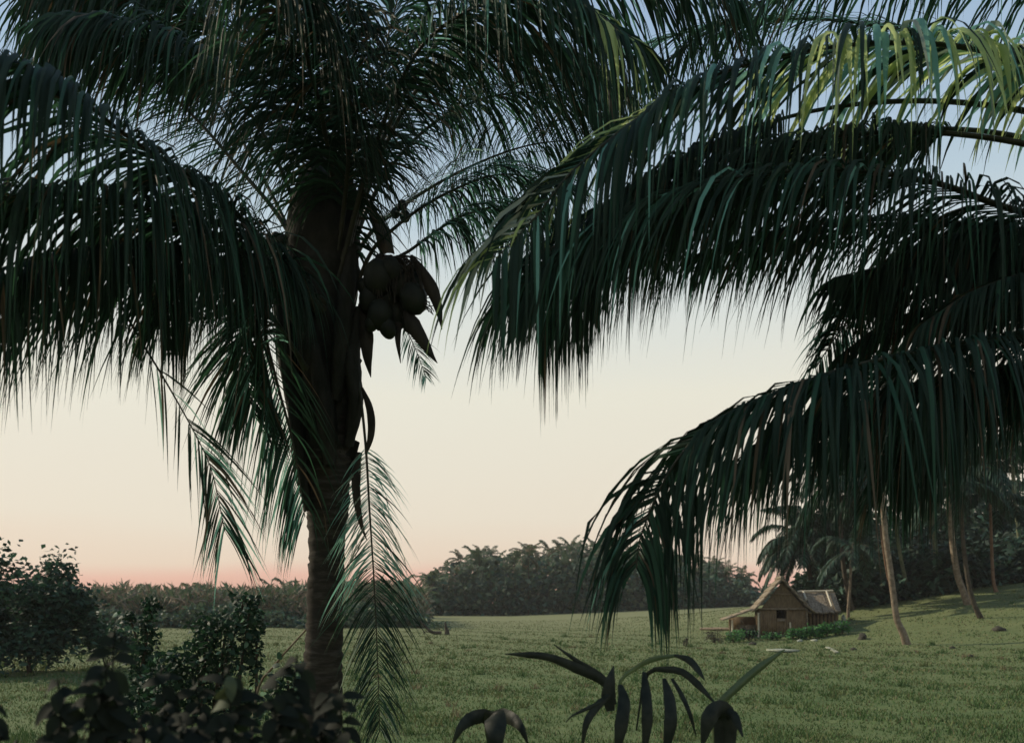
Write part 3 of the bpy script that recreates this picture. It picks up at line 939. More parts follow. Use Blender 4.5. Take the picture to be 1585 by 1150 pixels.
for px, tp_ in ((428, 905), (447, 899), (541, 903), (566, 907), (598, 899), (622, 890), (640, 905), (300, 908), (205, 910)):
    far_palm(px, 122 + (px % 7), tp_, 'one of the distant palm heads rising just above the plantation', 'palm heads over the plantation', px, px * .7)

# underwood of the far grove
uw = MB()
N = 26000
px = rng.uniform(628, 1200, N)
dd = rng.uniform(147, 190, N)
top = np.interp(px, lx, ly) + 24 + 11 * np.sin(px * .13) + 6 * np.sin(px * .31 + dd)
x = (px - W_PX / 2) / F * dd
zb = ground_z(x, dd)
zt = np.maximum(zb + 1, EYE - (top - HZ) / F * dd)
fr = rng.beta(1.0, 1.5, N)
uw.cloud(np.stack([x, dd, zb + (zt - zb) * fr], 1), 1.2, .7, [(M['grove_leaf_dark'], 2), (M['grove_leaf'], 2), (M['far_leaf'], 1)], .2, 5, .2)
tag(uw.build('underwood'), 'dense dark underwood filling the foot of the far palm grove', 'underwood', kind='stuff')

# ---- plantation along the left horizon
pl = MB()
N = 30000
px = rng.uniform(-40, 660, N)
dd = rng.uniform(84, 112, N)
x = (px - W_PX / 2) / F * dd
zb = ground_z(x, dd)
hh = 3.1 + .35 * np.sin(x * .8) + .3 * np.sin(x * 2.3 + dd) + .5 * np.clip((px - 380) / 260, 0, 1)
fr = rng.beta(1.3, 1.0, N)
pl.cloud(np.stack([x, dd, zb + hh * fr], 1), 1.25, .20, [(M['far_leaf'], 2.2), (M['far_leaf_brown'], 1.6)], 1.1, 6, .15)
N = 12000
px = rng.uniform(-40, 660, N)
dd = rng.uniform(81, 86, N)
x = (px - W_PX / 2) / F * dd
zb = ground_z(x, dd)
hh = 1.5 + .5 * np.sin(x * .45 + 1) + .3 * np.sin(x * 1.7)
pl.cloud(np.stack([x, dd, zb + hh * rng.uniform(0, 1, N)], 1), .55, .3, [(M['grove_leaf'], 2), (M['far_leaf'], 2)], .3, 7, .2)
tag(pl.build('plantation'), 'tall cane-like plantation along the horizon at the left', 'plantation', kind='stuff')

# ---- right grove: palms with visible trunks, fronds as parts
gf_mesh = []
for v in range(5):
    rg = random.Random(300 + v)
    c = MB()
    el = [1.15, .75, .35, 0.0, -.35][v]
    ms = [M['dark_bark'], M['grove_leaf'], M['grove_leaf'], M['grove_leaf_dark'], M['grove_leaf_dark']]
    grove_frond(c, (0, 0, 0), 0, el, 4.2 + .3 * rg.random(), 42, .11, 1.05, [1.9, 2.3, 2.3, 1.9, 1.5][v], rg, ms, 3, .05)
    gf_mesh.append(c.mesh('frond'))


def grove_palm(label, pts_px, d, r, bark, nf=16, crown=True, scale=1.0, seed=0):
    """pts_px: trunk centre line from the foot upwards"""
    rg = random.Random(seed)
    f0 = at(*pts_px[0], d)
    b = Vector((f0.x, d, gz(f0.x, d)))
    o = thing('coconut_palm', b, label, 'palm', 'palms of the grove on the slope')
    pp = [b - Vector((0, 0, .3))] + [at(*q, d) for q in pts_px[1:]]
    c_, _ = spline(pp, 50)
    t_ = MB()
    t_.tube(c_, [r * (1.35 - .35 * min(1, i / 6) - .3 * i / 49) * (1 + .05 * (1 - (i * .31) % 1)) for i in range(50)], M[bark], 10)
    t_.build('trunk', o)
    if crown:
        topv = c_[-1] - b
        for i in range(nf):
            k_ = i % 5
            fo = bpy.data.objects.new('frond', gf_mesh[k_])
            fo.location = topv
            fo.rotation_euler = (0, rg.uniform(-.12, .12), i * 2.399 + rg.uniform(-.25, .25))
            s = scale * rg.uniform(.85, 1.12)
            fo.scale = (s, s, s)
            COL.objects.link(fo)
            fo.parent = o
    return o


grove_palm('pale leaning palm with a curved trunk standing alone on the lawn', [(1406, 1008), (1398, 980), (1388, 957), (1382, 913), (1377, 874), (1371, 832), (1366, 770), (1362, 700), (1358, 640)], 45, .155, 'pale_bark', seed=1)
grove_palm('slim palm leaning left behind the curved pale one', [(1415, 938), (1402, 897), (1392, 850), (1384, 790), (1380, 720)], 62, .13, 'green_bark', seed=2)
grove_palm('mossy straight palm in the dark middle of the slope', [(1461, 936), (1455, 905), (1450, 872), (1444, 800), (1440, 690)], 62, .17, 'green_bark', seed=3)
grove_palm('thick pale palm leaning left on the upper slope', [(1502, 948), (1490, 913), (1480, 880), (1470, 800), (1466, 720)], 55, .20, 'pale_bark', seed=4)
grove_palm('dark-footed palm slanting left at the top of the lawn', [(1522, 967), (1508, 935), (1499, 900), (1490, 830), (1486, 745)], 50, .13, 'dark_bark', seed=5)
grove_palm('short pale stem close behind the roof annex', [(1314, 970), (1313, 945), (1316, 900), (1318, 850)], 57, .10, 'pale_bark', 12, True, .75, seed=6)
grove_palm('dark palm leaning left just right of the hut', [(1321, 960), (1312, 915), (1305, 870), (1300, 800), (1298, 745)], 60, .16, 'dark_bark', seed=7)
grove_palm('greenish palm in the shade between the hut and the curved palm', [(1344, 960), (1338, 926), (1334, 880), (1332, 800), (1330, 720)], 63, .13, 'green_bark', seed=8)
grove_palm('reddish thin palm close behind the curved pale one', [(1386, 945), (1379, 913), (1370, 865), (1362, 800), (1356, 735)], 60, .10, 'rust_bark', seed=9)
grove_palm('palm with a full low crown rising behind the hut', [(1262, 945), (1257, 910), (1250, 870), (1246, 838)], 66, .19, 'dark_bark', 44, True, 1.0, seed=10)
grove_palm('second low palm with a full crown, behind the annex', [(1290, 940), (1292, 900), (1290, 850), (1288, 812)], 68, .17, 'dark_bark', 26, True, 1.0, seed=11)
grove_palm('palm with a rusty trunk at the right edge of the slope', [(1545, 935), (1538, 900), (1535, 850), (1532, 760)], 58, .11, 'rust_bark', seed=12)
grove_palm('tall palm at the back of the slope, nearest the right edge', [(1590, 920), (1580, 850), (1570, 760), (1566, 690)], 66, .16, 'green_bark', seed=13)

ug = MB()
N = 46000
px = rng.uniform(1232, 1720, N)
dd = rng.uniform(60, 88, N)
x = (px - W_PX / 2) / F * dd
zb = ground_z(x, dd)
hh = (2.0 + 1.0 * np.sin(x * .9) + .7 * np.sin(x * 2.1 + dd * .6)) * np.where(px < 1320, .75, 1)
hh = hh + (5.5 + 1.5 * np.sin(x * .7) + 1.0 * np.sin(x * 1.9)) * sstep(70, 78, dd) * sstep(1240, 1310, px)
ug.cloud(np.stack([x, dd, zb + np.maximum(.4, hh) * rng.beta(1, 1.2, N)], 1), .7, .34, [(M['grove_leaf_dark'], 3), (M['grove_leaf'], 1.2)], .1, 8, .25)
tag(ug.build('undergrowth'), 'shady undergrowth between the palm trunks on the slope', 'undergrowth', kind='stuff')

# ---------------------------------------------------------------- hut
M['thatch'] = mat('thatch', (0.09, 0.074, 0.054), (0.30, 0.255, 0.19), 9, 0.95, 0.05, bump=.8, bscale=25, stretch=(1, 1, .5))
M['thatch_dark'] = mat('thatch_dark', (0.075, 0.055, 0.035), (0.15, 0.115, 0.07), 9, 0.95, 0.05, bump=.8, bscale=25, stretch=(1, 1, .4))
M['mat_wall'] = mat('mat_wall', (0.10, 0.070, 0.040), (0.20, 0.145, 0.085), 7, 0.9, 0.1, bump=.5, bscale=30, stretch=(1, 1, .4))
M['old_timber'] = mat('old_timber', (0.10, 0.08, 0.055), (0.22, 0.18, 0.13), 9, 0.9, 0.1)
M['bamboo'] = mat('bamboo', (0.42, 0.38, 0.28), (0.60, 0.55, 0.42), 6, 0.6, 0.2)
M['near_black'] = mat('near_black', (0.012, 0.011, 0.010), (0.03, 0.026, 0.02), 6, 0.95, 0.05)  # near-black tone: painted shade in the opening, dark annex wall
HD = 54.0
hb = at(1212, 990, HD)
hut = thing('thatched_hut', Vector((hb.x, HD, gz(hb.x, HD))), 'small thatched hut with a steep gable, a lean-to and an annex beside the lawn', 'hut')


hut.rotation_euler.z = R(-10)
hut.scale = (1.04, 1.04, 1.06)


def hp(px, py, dv=0.0):
    q = at(px, py, HD)
    return Vector((q.x, HD + dv, q.z))


DEP = 2.5


def roof_plane(name, a, b, ov0, ov1, thick, courses, m):
    """sloping roof from ridge a to eave b (px), in overlapping courses of thatch"""
    A, B = hp(*a), hp(*b)
    sl = (B - A)
    nrm = Vector((-sl.z, 0, sl.x)).normalized()
    if nrm.z < 0:
        nrm.negate()
    for k_ in range(courses):
        t0, t1 = k_ / courses - (.05 if k_ else 0), (k_ + 1) / courses
        p0 = A.lerp(B, t0) + nrm * (.02)
        p1 = A.lerp(B, t1) + nrm * (.02 + thick * .6)
        mb = MB()
        nseg = 14
        top_, bot_ = [], []
        for i in range(nseg + 1):
            yv = ov0 + (ov1 - ov0) * i / nseg
            rag = random.uniform(-.05, .20)
            top_.append(p0 + Vector((0, yv, 0)))
            bot_.append(p1 + sl.normalized() * rag + Vector((0, yv, 0)) + nrm * random.uniform(-.02, .02))
        V = top_ + bot_ + [v_ - nrm * thick for v_ in top_] + [v_ - nrm * thick for v_ in bot_]
        q_ = nseg + 1
        Qf = []
        for i in range(nseg):
            Qf += [(i, i + 1, q_ + i + 1, q_ + i), (2 * q_ + i + 1, 2 * q_ + i, 3 * q_ + i, 3 * q_ + i + 1), (q_ + i, q_ + i + 1, 3 * q_ + i + 1, 3 * q_ + i),
                   (i + 1, i, 2 * q_ + i, 2 * q_ + i + 1)]
        Qf += [(0, q_, 3 * q_, 2 * q_), (nseg, 2 * q_ + nseg, 3 * q_ + nseg, q_ + nseg)]
        mb.add(V, Qf, m)
        mb.build(name, hut)


roof_plane('thatch_course', (1210, 900), (1171, 945), -.35, DEP + .3, .10, 5, M['thatch'])
roof_plane('thatch_course', (1210, 900), (1253, 947), -.35, DEP + .3, .10, 5, M['thatch'])
roof_plane('thatch_course', (1172, 944), (1127, 960), -.30, DEP - .2, .08, 3, M['thatch'])
cap = MB()
cap.tube([hp(1210, 899, -.4), hp(1210, 898.5, 1.2), hp(1210, 899.5, 2.4), hp(1210, 899, DEP + .35)], [.10, .12, .11, .10], M['thatch'], 8)
cap.build('ridge_cap', hut)
gb = MB()
gb.prism([hp(1181, 943.5, -.03), hp(1243, 943.5, -.03), hp(1210, 905.5, -.03)], (0, .08, 0), M['thatch_dark'])
gb.build('gable_panel', hut)
be = MB()
be.box(hp(1210, 944.5, -.09), (2.70, .09, .10), M['old_timber'])
be.build('tie_beam', hut)
be = MB()
be.box(hp(1210, 922.8, -.08), (1.25, .05, .06), M['old_timber'])
be.build('gable_batten', hut)
# front wall in panels round the opening
for (x0, y0, x1, y1, m_) in [(1179, 946, 1202.5, 985, 'mat_wall'), (1217, 946, 1245, 986, 'mat_wall'), (1203, 958, 1216.5, 986, 'mat_wall')]:
    b = MB()
    c_ = hp((x0 + x1) / 2, (y0 + y1) / 2, .03)
    b.box(c_, ((x1 - x0) / F * HD, .05, (y1 - y0) / F * HD), M[m_])
    w_ = b.build('wall_panel', hut)
    nslat = max(3, int((x1 - x0) / 3))
    for k_ in range(nslat):
        s_ = MB()
        xx = x0 + (k_ + .5) / nslat * (x1 - x0)
        s_.box(hp(xx, (y0 + y1) / 2, -.005 - .008 * (k_ % 2)), ((x1 - x0) / nslat / F * HD * .86, .02, (y1 - y0) / F * HD * random.uniform(.95, 1.0)), M['mat_wall'])
        s_.build('slat', w_)
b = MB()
b.box(hp(1209.5, 952, 1.2), (.55, .05, .5), M['near_black'])  # dark sheet standing in for the shade inside the room
b.build('interior_shade_panel', hut)
b = MB()
b.box(hp(1209.5, 961.5, -.05), (.42, .10, .14), M['old_timber'])
b.build('window_shelf', hut)
for (px_, y0, y1, dv, m_) in [(1178, 944, 992, -.05, 'old_timber'), (1246, 944, 992, -.05, 'old_timber'), (1222, 964, 990, -.06, 'bamboo'), (1176, 950, 990, -.12, 'bamboo'), (1138, 961, 992, -.1, 'bamboo'),
                              (1138, 961, 992, DEP - .6, 'old_timber'), (1178, 944, 992, DEP, 'old_timber'), (1246, 944, 992, DEP, 'old_timber')]:
    b = MB()
    b.tube([hp(px_, y0, dv), hp(px_ + .5, (y0 + y1) / 2, dv), hp(px_, y1 + 6, dv)], .05, M[m_], 7)
    b.build('post', hut)
for sx in (1180, 1244):
    b = MB()
    b.box(hp(sx, 966, DEP / 2), (.05, DEP - .1, 41 / F * HD), M['mat_wall'])
    b.build('side_wall', hut)
b = MB()
b.box(hp(1212, 966, DEP - .02), (2.3, .05, 41 / F * HD), M['mat_wall'])
b.build('back_wall', hut)
b = MB()
b.box(hp(1212, 987, DEP / 2), (2.5, DEP, .08), M['old_timber'])
b.build('floor_deck', hut)
# lean-to contents: low mat screen
b = MB()
b.box(hp(1160, 978, .25), (1.15, .05, .75), M['thatch_dark'])
b.build('screen', hut)
b = MB()
b.box(hp(1158, 970, 2.6), (1.6, .05, 1.0), M['mat_wall'])
b.build('screen', hut)
# annex: roof slope facing the camera, bamboo ridge pole
b = MB()
AP = [hp(1240, 922, 1.9), hp(1294, 922, 1.9), hp(1296, 950, .35), hp(1246, 950, .35)]
nrm = Vector((0, -.62, .78))
for k_ in range(6):
    b = MB()
    l0, l1 = AP[0].lerp(AP[1], k_ / 6), AP[0].lerp(AP[1], (k_ + .96) / 6)
    r0_, r1_ = AP[3].lerp(AP[2], k_ / 6), AP[3].lerp(AP[2], (k_ + .96) / 6)
    b.prism([l0, l1, r1_ + Vector((0, -.03, random.uniform(-.08, .02))), r0_ + Vector((0, -.03, random.uniform(-.08, .02)))], nrm * (.07 + .03 * (k_ % 2)), M['thatch'])
    b.build('thatch_panel', hut)
b = MB()
b.prism([hp(1240, 921, 1.98), hp(1294, 921, 1.98), hp(1296, 950, 3.4), hp(1246, 950, 3.4)], (0, .05, .07), M['thatch'])
b.build('thatch_panel', hut)
for (a_, c_) in [((1239, 921, 1.85), (1291, 920.5, 1.85)), ((1247, 921, 1.75), (1249, 934, 1.05)), ((1281, 921, 1.75), (1283, 944, .45))]:
    b = MB()
    b.tube([hp(*a_) + Vector((0, -.05, .1)), hp(*c_) + Vector((0, -.05, .12))], .055, M['bamboo'], 7)
    b.build('bamboo_pole', hut)
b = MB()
b.box(hp(1270, 964, .8), (1.85, .06, 1.12), M['near_black'])
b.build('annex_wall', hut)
for k_ in range(9):
    s_ = MB()
    s_.box(hp(1248.5 + k_ * 5.4, 964, .75), (.15, .03, 1.08), M['thatch_dark'])
    s_.build('annex_slat', hut)
b = MB()
b.box(hp(1270, 979, .55), (1.95, .35, .10), M['bamboo'])
b.build('annex_sill', hut)

# ---------------------------------------------------------------- about the hut
M['garden_leaf'] = mat('garden_leaf', (0.035, 0.13, 0.035), (0.075, 0.22, 0.065), 4, .6, .2, .25, (.10, .28, .08), island=.5)
M['brown_leaf'] = mat('brown_leaf', (0.045, 0.038, 0.03), (0.10, 0.085, 0.065), 4, .8, .1, .1, island=.5)
M['stone'] = mat('stone', (0.03, 0.03, 0.025), (0.08, 0.075, 0.06), 5, .9, .1, bump=.4)
M['pale_stone'] = mat('pale_stone', (0.20, 0.23, 0.18), (0.34, 0.36, 0.29), 5, .9, .1)
M['pale_plank'] = mat('pale_plank', (0.24, 0.25, 0.19), (0.38, 0.38, 0.29), 5, .8, .1)


def bush(name, px, py_base, d, w, h, label, cat, mats, n=600, l=.2, lw=.11, stems=5, group=None, up=.4, dep=None):
    b0 = at(px, py_base, d)
    base_ = Vector((b0.x, d, gz(b0.x, d)))
    o = thing(name, base_, label, cat, group)
    rg = np.random.default_rng(abs(int(px * 7 + py_base)))
    st_ = MB()
    for k_ in range(stems):
        e = base_ + Vector((rg.uniform(-.4, .4) * w, rg.uniform(-.3, .3) * w, h * rg.uniform(.6, .95)))
        st_.tube(spline([base_ - Vector((0, 0, .05)), base_.lerp(e, .5) + Vector((rg.uniform(-.1, .1) * w, 0, .05)), e], 6)[0], [.022 * max(1, h * .5), .02, .017, .014, .01, .006], M['dark_bark'], 5)
    st_.build('stem', o)
    cl_ = MB()
    K = 14 if n < 2000 else 44
    C = np.stack([rg.uniform(-.42, .42, K) * w, rg.uniform(-.42, .42, K) * (dep or w), rg.uniform(.15, .85, K) * h], 1)
    C[:, 2] *= np.sqrt(np.clip(1.1 - (2 * C[:, 0] / w) ** 2 * .8, .1, 1))
    P = C[rg.integers(0, K, n)] + rg.normal(size=(n, 3)) * np.array([w, (dep or w), h]) * (.11 if n < 2000 else .075)
    P[:, 2] = np.clip(P[:, 2], .02, None)
    cl_.cloud(P + np.array(base_), l, lw, mats, up, int(px), .2)
    cl_.build('foliage', o)
    return o


ORD = ['first', 'second', 'third', 'fourth', 'fifth', 'sixth', 'last']
for i, px_ in enumerate([1228, 1241, 1254, 1267, 1280, 1293, 1304]):
    bush('garden_plant', px_, 1003 - i * .6, 51.5, .62, .75, ORD[i] + ' leafy green plant from the left in the garden row before the hut', 'plant', [(M['garden_leaf'], 3), (M['grove_leaf'], 1)], 220, .22, .11, 4, 'garden row before the hut', .5)
bush('garden_bush', 1136, 1008, 51, .85, .75, 'bright green bush at the left corner of the garden', 'bush', [(M['garden_leaf'], 3), (M['grove_leaf'], 1)], 420, .16, .09)
bush('garden_bush', 1160, 1006, 51.5, .9, .75, 'dark green bush under the lean-to roof', 'bush', [(M['garden_leaf'], 1), (M['grove_leaf_dark'], 3)], 420, .16, .09)
bush('garden_bush', 1152, 992, 53.2, .8, 1.0, 'brown twiggy bush inside the lean-to', 'bush', [(M['brown_leaf'], 3), (M['leaf_dry'], 1)], 300, .14, .06, 8)
bush('garden_bush', 1195, 1005, 51.8, 1.1, .5, 'low green bush before the front wall of the hut', 'bush', [(M['garden_leaf'], 2), (M['grove_leaf_dark'], 2)], 380, .16, .09)
bush('dry_bush', 1106, 1003, 51, 1.0, .78, 'dry grey-brown bush standing apart left of the hut', 'bush', [(M['brown_leaf'], 3), (M['grove_leaf_dark'], 1)], 420, .13, .05, 9)
bush('dry_bush', 1062, 1013, 48, .28, .62, 'small dark upright stump overgrown with leaves in the field', 'bush', [(M['brown_leaf'], 3), (M['grove_leaf_dark'], 2)], 130, .10, .05, 3)


def rock(px, py, d, r, label, m='stone', name='rock', cat='rock', group=None):
    x_ = (px - W_PX / 2) / F * d
    b_ = MB()
    b_.ball((x_, d, gz(x_, d) + r[2] * .35), r, M[m], 8, 5, Matrix.Rotation(random.uniform(0, 3), 3, 'Z'), .28)
    return tag(b_.build(name, origin=(x_, d, gz(x_, d))), label, cat, group)


rock(1334, 993, 49, (.30, .22, .26), 'dark rock on the lawn right of the garden row')
rock(1321, 1022, 43, (.20, .15, .10), 'flat dark rock low on the lawn below the garden row')
rock(1165, 1012, 48.5, (.22, .15, .12), 'small dark rock in front of the dark bush')
rock(1300, 985, 54, (.20, .18, .28), 'pale lumpy heap at the right end of the garden row', 'pale_stone')
rock(1306, 975, 56, (.16, .14, .28), 'pale upright stone behind the garden row by the annex', 'pale_stone')
rock(1238, 1008, 50.2, (.20, .14, .09), 'pale flat stone in front of the garden row', 'pale_stone')
rock(1261, 1008, 50.2, (.30, .14, .09), 'long pale stone in front of the garden row', 'pale_stone')
rock(1474, 1020, 42, (.13, .11, .08), 'small dark clod on the lawn right of the curved pale palm', group='clods on the lawn')
rock(1502, 1035, 38, (.13, .11, .08), 'small dark clod on the lawn, lower right of the other clod', group='clods on the lawn')
rock(1546, 972, 46, (.32, .25, .18), 'dark boulder at the right edge of the lawn')


def board(px0, py0, px1, py1, d, wd_, label, m='pale_plank', name='plank', thick=.05):
    def gpt(px, py):
        x_ = (px - W_PX / 2) / F * d
        dy = (HZ - py) / F * d
        # solve for the ground point seen at this row
        dd_ = d
        for _ in range(30):
            xx = (px - W_PX / 2) / F * dd_
            dd_ = dd_ + .6 * ((EYE - gz(xx, dd_)) * F / (py - HZ) - dd_)
        xx = (px - W_PX / 2) / F * dd_
        return Vector((xx, dd_, gz(xx, dd_) + .03))
    a_, b_ = gpt(px0, py0), gpt(px1, py1)
    t_ = (b_ - a_).normalized()
    s_ = t_.cross(Vector((0, 0, 1))).normalized() * wd_ * .5
    mb = MB()
    mb.prism([a_ - s_, a_ + s_, b_ + s_, b_ - s_], (0, 0, thick), M[m])
    return tag(mb.build(name, origin=tuple(a_)), label, 'plank' if name == 'plank' else name.replace('_', ' '))


board(1196, 1007, 1228, 1009, 49, .9, 'pale greenish slab lying flat before the garden row', 'pale_stone', 'slab', .07)
board(1280, 1003, 1295, 1011, 49, .18, 'pale plank lying askew at the right end of the garden row')
lg = MB()
a_, b_ = gp(1084, 61), gp(1139, 58.5)
lg.tube([a_ + Vector((0, 0, .07)), a_.lerp(b_, .5) + Vector((0, 0, .1)), b_ + Vector((0, 0, .09))], [.09, .10, .085], M['pale_bark'], 8)
tag(lg.build('log', origin=tuple(a_)), 'pale log lying in the field left of the lean-to', 'log')

# in the field at the left centre
base_ = gp(662, 66)
fb = thing('fallen_branch', base_, 'dark fallen branch sticking up out of the field grass', 'branch')
b = MB()
b.tube(spline([base_ + Vector((1.0, 0, .08)), base_ + Vector((.35, 0, .14)), base_ + Vector((-.1, 0, .5)), base_ + Vector((-.65, 0, 1.05))], 12)[0], [.16, .16, .15, .13, .12, .11, .10, .09, .08, .06, .05, .03], M['dark_bark'], 7)
b.build('limb', fb)
b = MB()
b.tube(spline([base_ + Vector((.3, 0, .14)), base_ + Vector((-.2, .1, .2)), base_ + Vector((-.3, .1, .05))], 6)[0], .05, M['dark_bark'], 6)
b.build('side_limb', fb)
b = MB()
q = gp(692, 66)
b.tube([q - Vector((0, 0, .1)), q + Vector((0, 0, .3)), q + Vector((-.1, 0, .6)), q + Vector((-.14, 0, .95))], [.22, .16, .10, .04], M['dark_bark'], 7)
tag(b.build('tree_stump', origin=tuple(q)), 'dark pointed stump right of the fallen branch', 'stump')
bush('field_bush', 680, 972, 74, 1.6, .8, 'pale green low bush behind the fallen branch', 'bush', [(M['far_leaf'], 1), (M['grove_leaf'], 1)], 260, .25, .12, 3)

# ---------------------------------------------------------------- left: big bush, vine shrubs
M['bush_leaf'] = mat('bush_leaf', (0.014, 0.042, 0.028), (0.04, 0.085, 0.055), 2, .6, .2, .2, (.05, .13, .07), island=.5)
bush('leafy_tree', 45, 1030, 30, 3.8, 4.15, 'big rounded dark green bushy tree at the left edge of the field', 'tree', [(M['bush_leaf'], 3), (M['grove_leaf_dark'], 3), (M['grove_leaf'], .8)], 9500, .24, .13, 8)
bush('leafy_tree', -60, 1050, 31, 3.2, 3.6, 'dark bushy tree partly cut by the left edge, beside the big rounded one', 'tree', [(M['bush_leaf'], 3), (M['grove_leaf_dark'], 3)], 6500, .24, .13, 8)
bush('field_shrub', 165, 1000, 33, 2.2, 1.7, 'low shrub at the right foot of the big rounded tree', 'shrub', [(M['bush_leaf'], 3), (M['grove_leaf_dark'], 2)], 1500, .22, .11, 6)

# heart leaf, shared
lf = MB()
prof = [(0, 0), (.36, .10), (.50, .32), (.42, .58), (.22, .82), (0, 1.0)]
V = [(0, y_, -.04 * math.sin(y_ * 3)) for _, y_ in prof]
L_ = [(-x_, y_ - (.08 if i == 1 else 0), .10 * x_) for i, (x_, y_) in enumerate(prof)]
R_ = [(x_, y_ - (.08 if i == 1 else 0), .10 * x_) for i, (x_, y_) in enumerate(prof)]
VV = V + L_ + R_
Q1 = [(i, i + 1, 7 + i, 6 + i) for i in range(5)] + [(i + 1, i, 12 + i, 13 + i) for i in range(5)]
leaf_meshes = []
M['vine_leaf'] = mat('vine_leaf', (0.012, 0.030, 0.018), (0.030, 0.060, 0.034), 5, .6, .15, .15, (.03, .09, .04))
M['vine_leaf_pale'] = mat('vine_leaf_pale', (0.08, 0.17, 0.11), (0.16, 0.26, 0.18), 5, .6, .15, .3, (.20, .34, .22))
for m_ in ('vine_leaf', 'vine_leaf_pale'):
    b = MB()
    b.add(VV, Q1, M[m_])
    leaf_meshes.append(b.mesh('leaf'))


def vine_shrub(px, d, lobes, label, n_leaf, n_fill, size, cat='shrub', seed=0, pale=.12, vines=5):
    """lobes: (px, py, rx, ry) patches of leaf cover, in the plane of the shrub"""
    rg = random.Random(seed)
    base_ = gp(px, d)
    o = thing('vine_shrub', base_, label, cat)
    st_ = MB()
    for (lx_, ly_, rx_, ry_) in lobes:
        e = at(lx_, ly_ - ry_ * .4, d)
        st_.tube(spline([base_ - Vector((0, 0, .1)), base_.lerp(e, .5) + Vector((rg.uniform(-.15, .15), rg.uniform(-.1, .1), .1)), e], 10)[0], [.03 - .0022 * i for i in range(10)], M['dark_bark'], 6)
    st_.build('stem', o)

    def spot():
        wts = [l_[2] * l_[3] for l_ in lobes]
        lx_, ly_, rx_, ry_ = rg.choices(lobes, wts)[0]
        an, rr = rg.uniform(0, 6.283), math.sqrt(rg.random())
        q_ = at(lx_ + rx_ * rr * math.cos(an), ly_ + ry_ * rr * math.sin(an), d)
        return q_ + Vector((0, rg.gauss(0, .28) * min(rx_, ry_) / F * d * 2.2, 0))
    for i in range(n_leaf):
        q_ = spot() - base_
        q_.y -= .12
        ob = bpy.data.objects.new('leaf', leaf_meshes[1 if rg.random() < pale else 0])
        ob.location = q_
        ob.rotation_euler = (rg.gauss(R(200), .6), rg.gauss(0, .6), rg.gauss(0, .9))
        s = size * rg.uniform(.6, 1.35)
        ob.scale = (s, s, s)
        COL.objects.link(ob)
        ob.parent = o
    P = np.array([tuple(spot()) for _ in range(n_fill)])
    f_ = MB()
    f_.cloud(P, size * 1.0, size * .7, [(M['vine_leaf'], 8), (M['leaf_dark'], 4), (M['vine_leaf_pale'], .5)], -.3, seed, .2)
    tag(f_.build('foliage', o), kind='stuff')
    return o


vine_shrub(335, 8.2, [(350, 1000, 42, 55), (305, 1030, 34, 45), (386, 962, 22, 34), (380, 926, 26, 9), (322, 968, 30, 16), (397, 1012, 10, 44), (262, 1035, 30, 30), (235, 1090, 60, 30), (345, 1090, 60, 30)],
           'tall shrub smothered in heart-leaved vine left of the palm trunk', 280, 3600, .055, seed=3)
vine_shrub(232, 8.8, [(235, 940, 12, 18), (228, 985, 14, 28), (222, 1030, 20, 36), (200, 955, 14, 10), (240, 1070, 35, 30)], 'slim upright shrub wrapped in vine left of the tall one', 140, 1700, .052, seed=4, pale=.06)
vine_shrub(440, 7.6, [(445, 1065, 26, 30), (425, 1095, 30, 26), (460, 1040, 14, 18)], 'thin low vine at the left foot of the palm', 90, 260, .058, seed=5)
# bare stick with a few leaves
base_ = gp(380, 7.8)
sk = thing('sapling', base_, 'thin bare sapling leaning right towards the palm trunk', 'sapling')
b = MB()
b.tube(spline([base_, at(395, 1085, 7.7), at(425, 1030, 7.5), at(452, 998, 7.4), at(474, 974, 7.3)], 20)[0], [.016 - .0004 * i for i in range(20)], M['pale_bark'], 6)
b.build('stem', sk)
for k_, (x_, y_) in enumerate([(428, 1026), (436, 1012), (432, 1030), (418, 1040), (470, 968), (465, 962), (474, 966)]):
    ob = bpy.data.objects.new('leaf', leaf_meshes[0])
    ob.location = at(x_, y_, 7.45) - base_
    ob.rotation_euler = (R(200) + random.gauss(0, .6), random.gauss(0, .6), random.gauss(0, 1))
    ob.scale = (.07,) * 3
    COL.objects.link(ob)
    ob.parent = sk

# ---------------------------------------------------------------- foreground leaves, out of focus
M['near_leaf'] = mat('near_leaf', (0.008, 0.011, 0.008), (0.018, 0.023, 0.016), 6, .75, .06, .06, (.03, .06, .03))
M['near_leaf_lit_tint'] = mat('near_leaf_lit_tint', (0.04, 0.055, 0.03), (0.08, 0.10, 0.055), 6, .7, .1, .1, (.08, .1, .04))  # paler copy of near_leaf, light on scattered leaves put into its colour


def ell_leaf(mb, p_, dr, nrm, L_, wd_, m_, bend=.35):
    dr, nrm = Vector(dr).normalized(), Vector(nrm).normalized()
    sd_ = dr.cross(nrm).normalized()
    nrm = sd_.cross(dr)
    V, q_ = [], Vector(p_)
    pr = [.06, .55, .92, 1.0, .86, .55, .04]
    d_ = dr.copy()
    for i in range(7):
        V += [q_ - sd_ * wd_ * .5 * pr[i] + nrm * wd_ * .1 * pr[i], q_, q_ + sd_ * wd_ * .5 * pr[i] + nrm * wd_ * .1 * pr[i]]
        q_ = q_ + d_ * L_ / 6
        d_ = (d_ - nrm * bend / 6 * 1.2 + Vector((0, 0, -bend / 6))).normalized()
    mb.add(V, [(i * 3 + k_, i * 3 + k_ + 1, i * 3 + k_ + 4, i * 3 + k_ + 3) for i in range(6) for k_ in range(2)], m_)


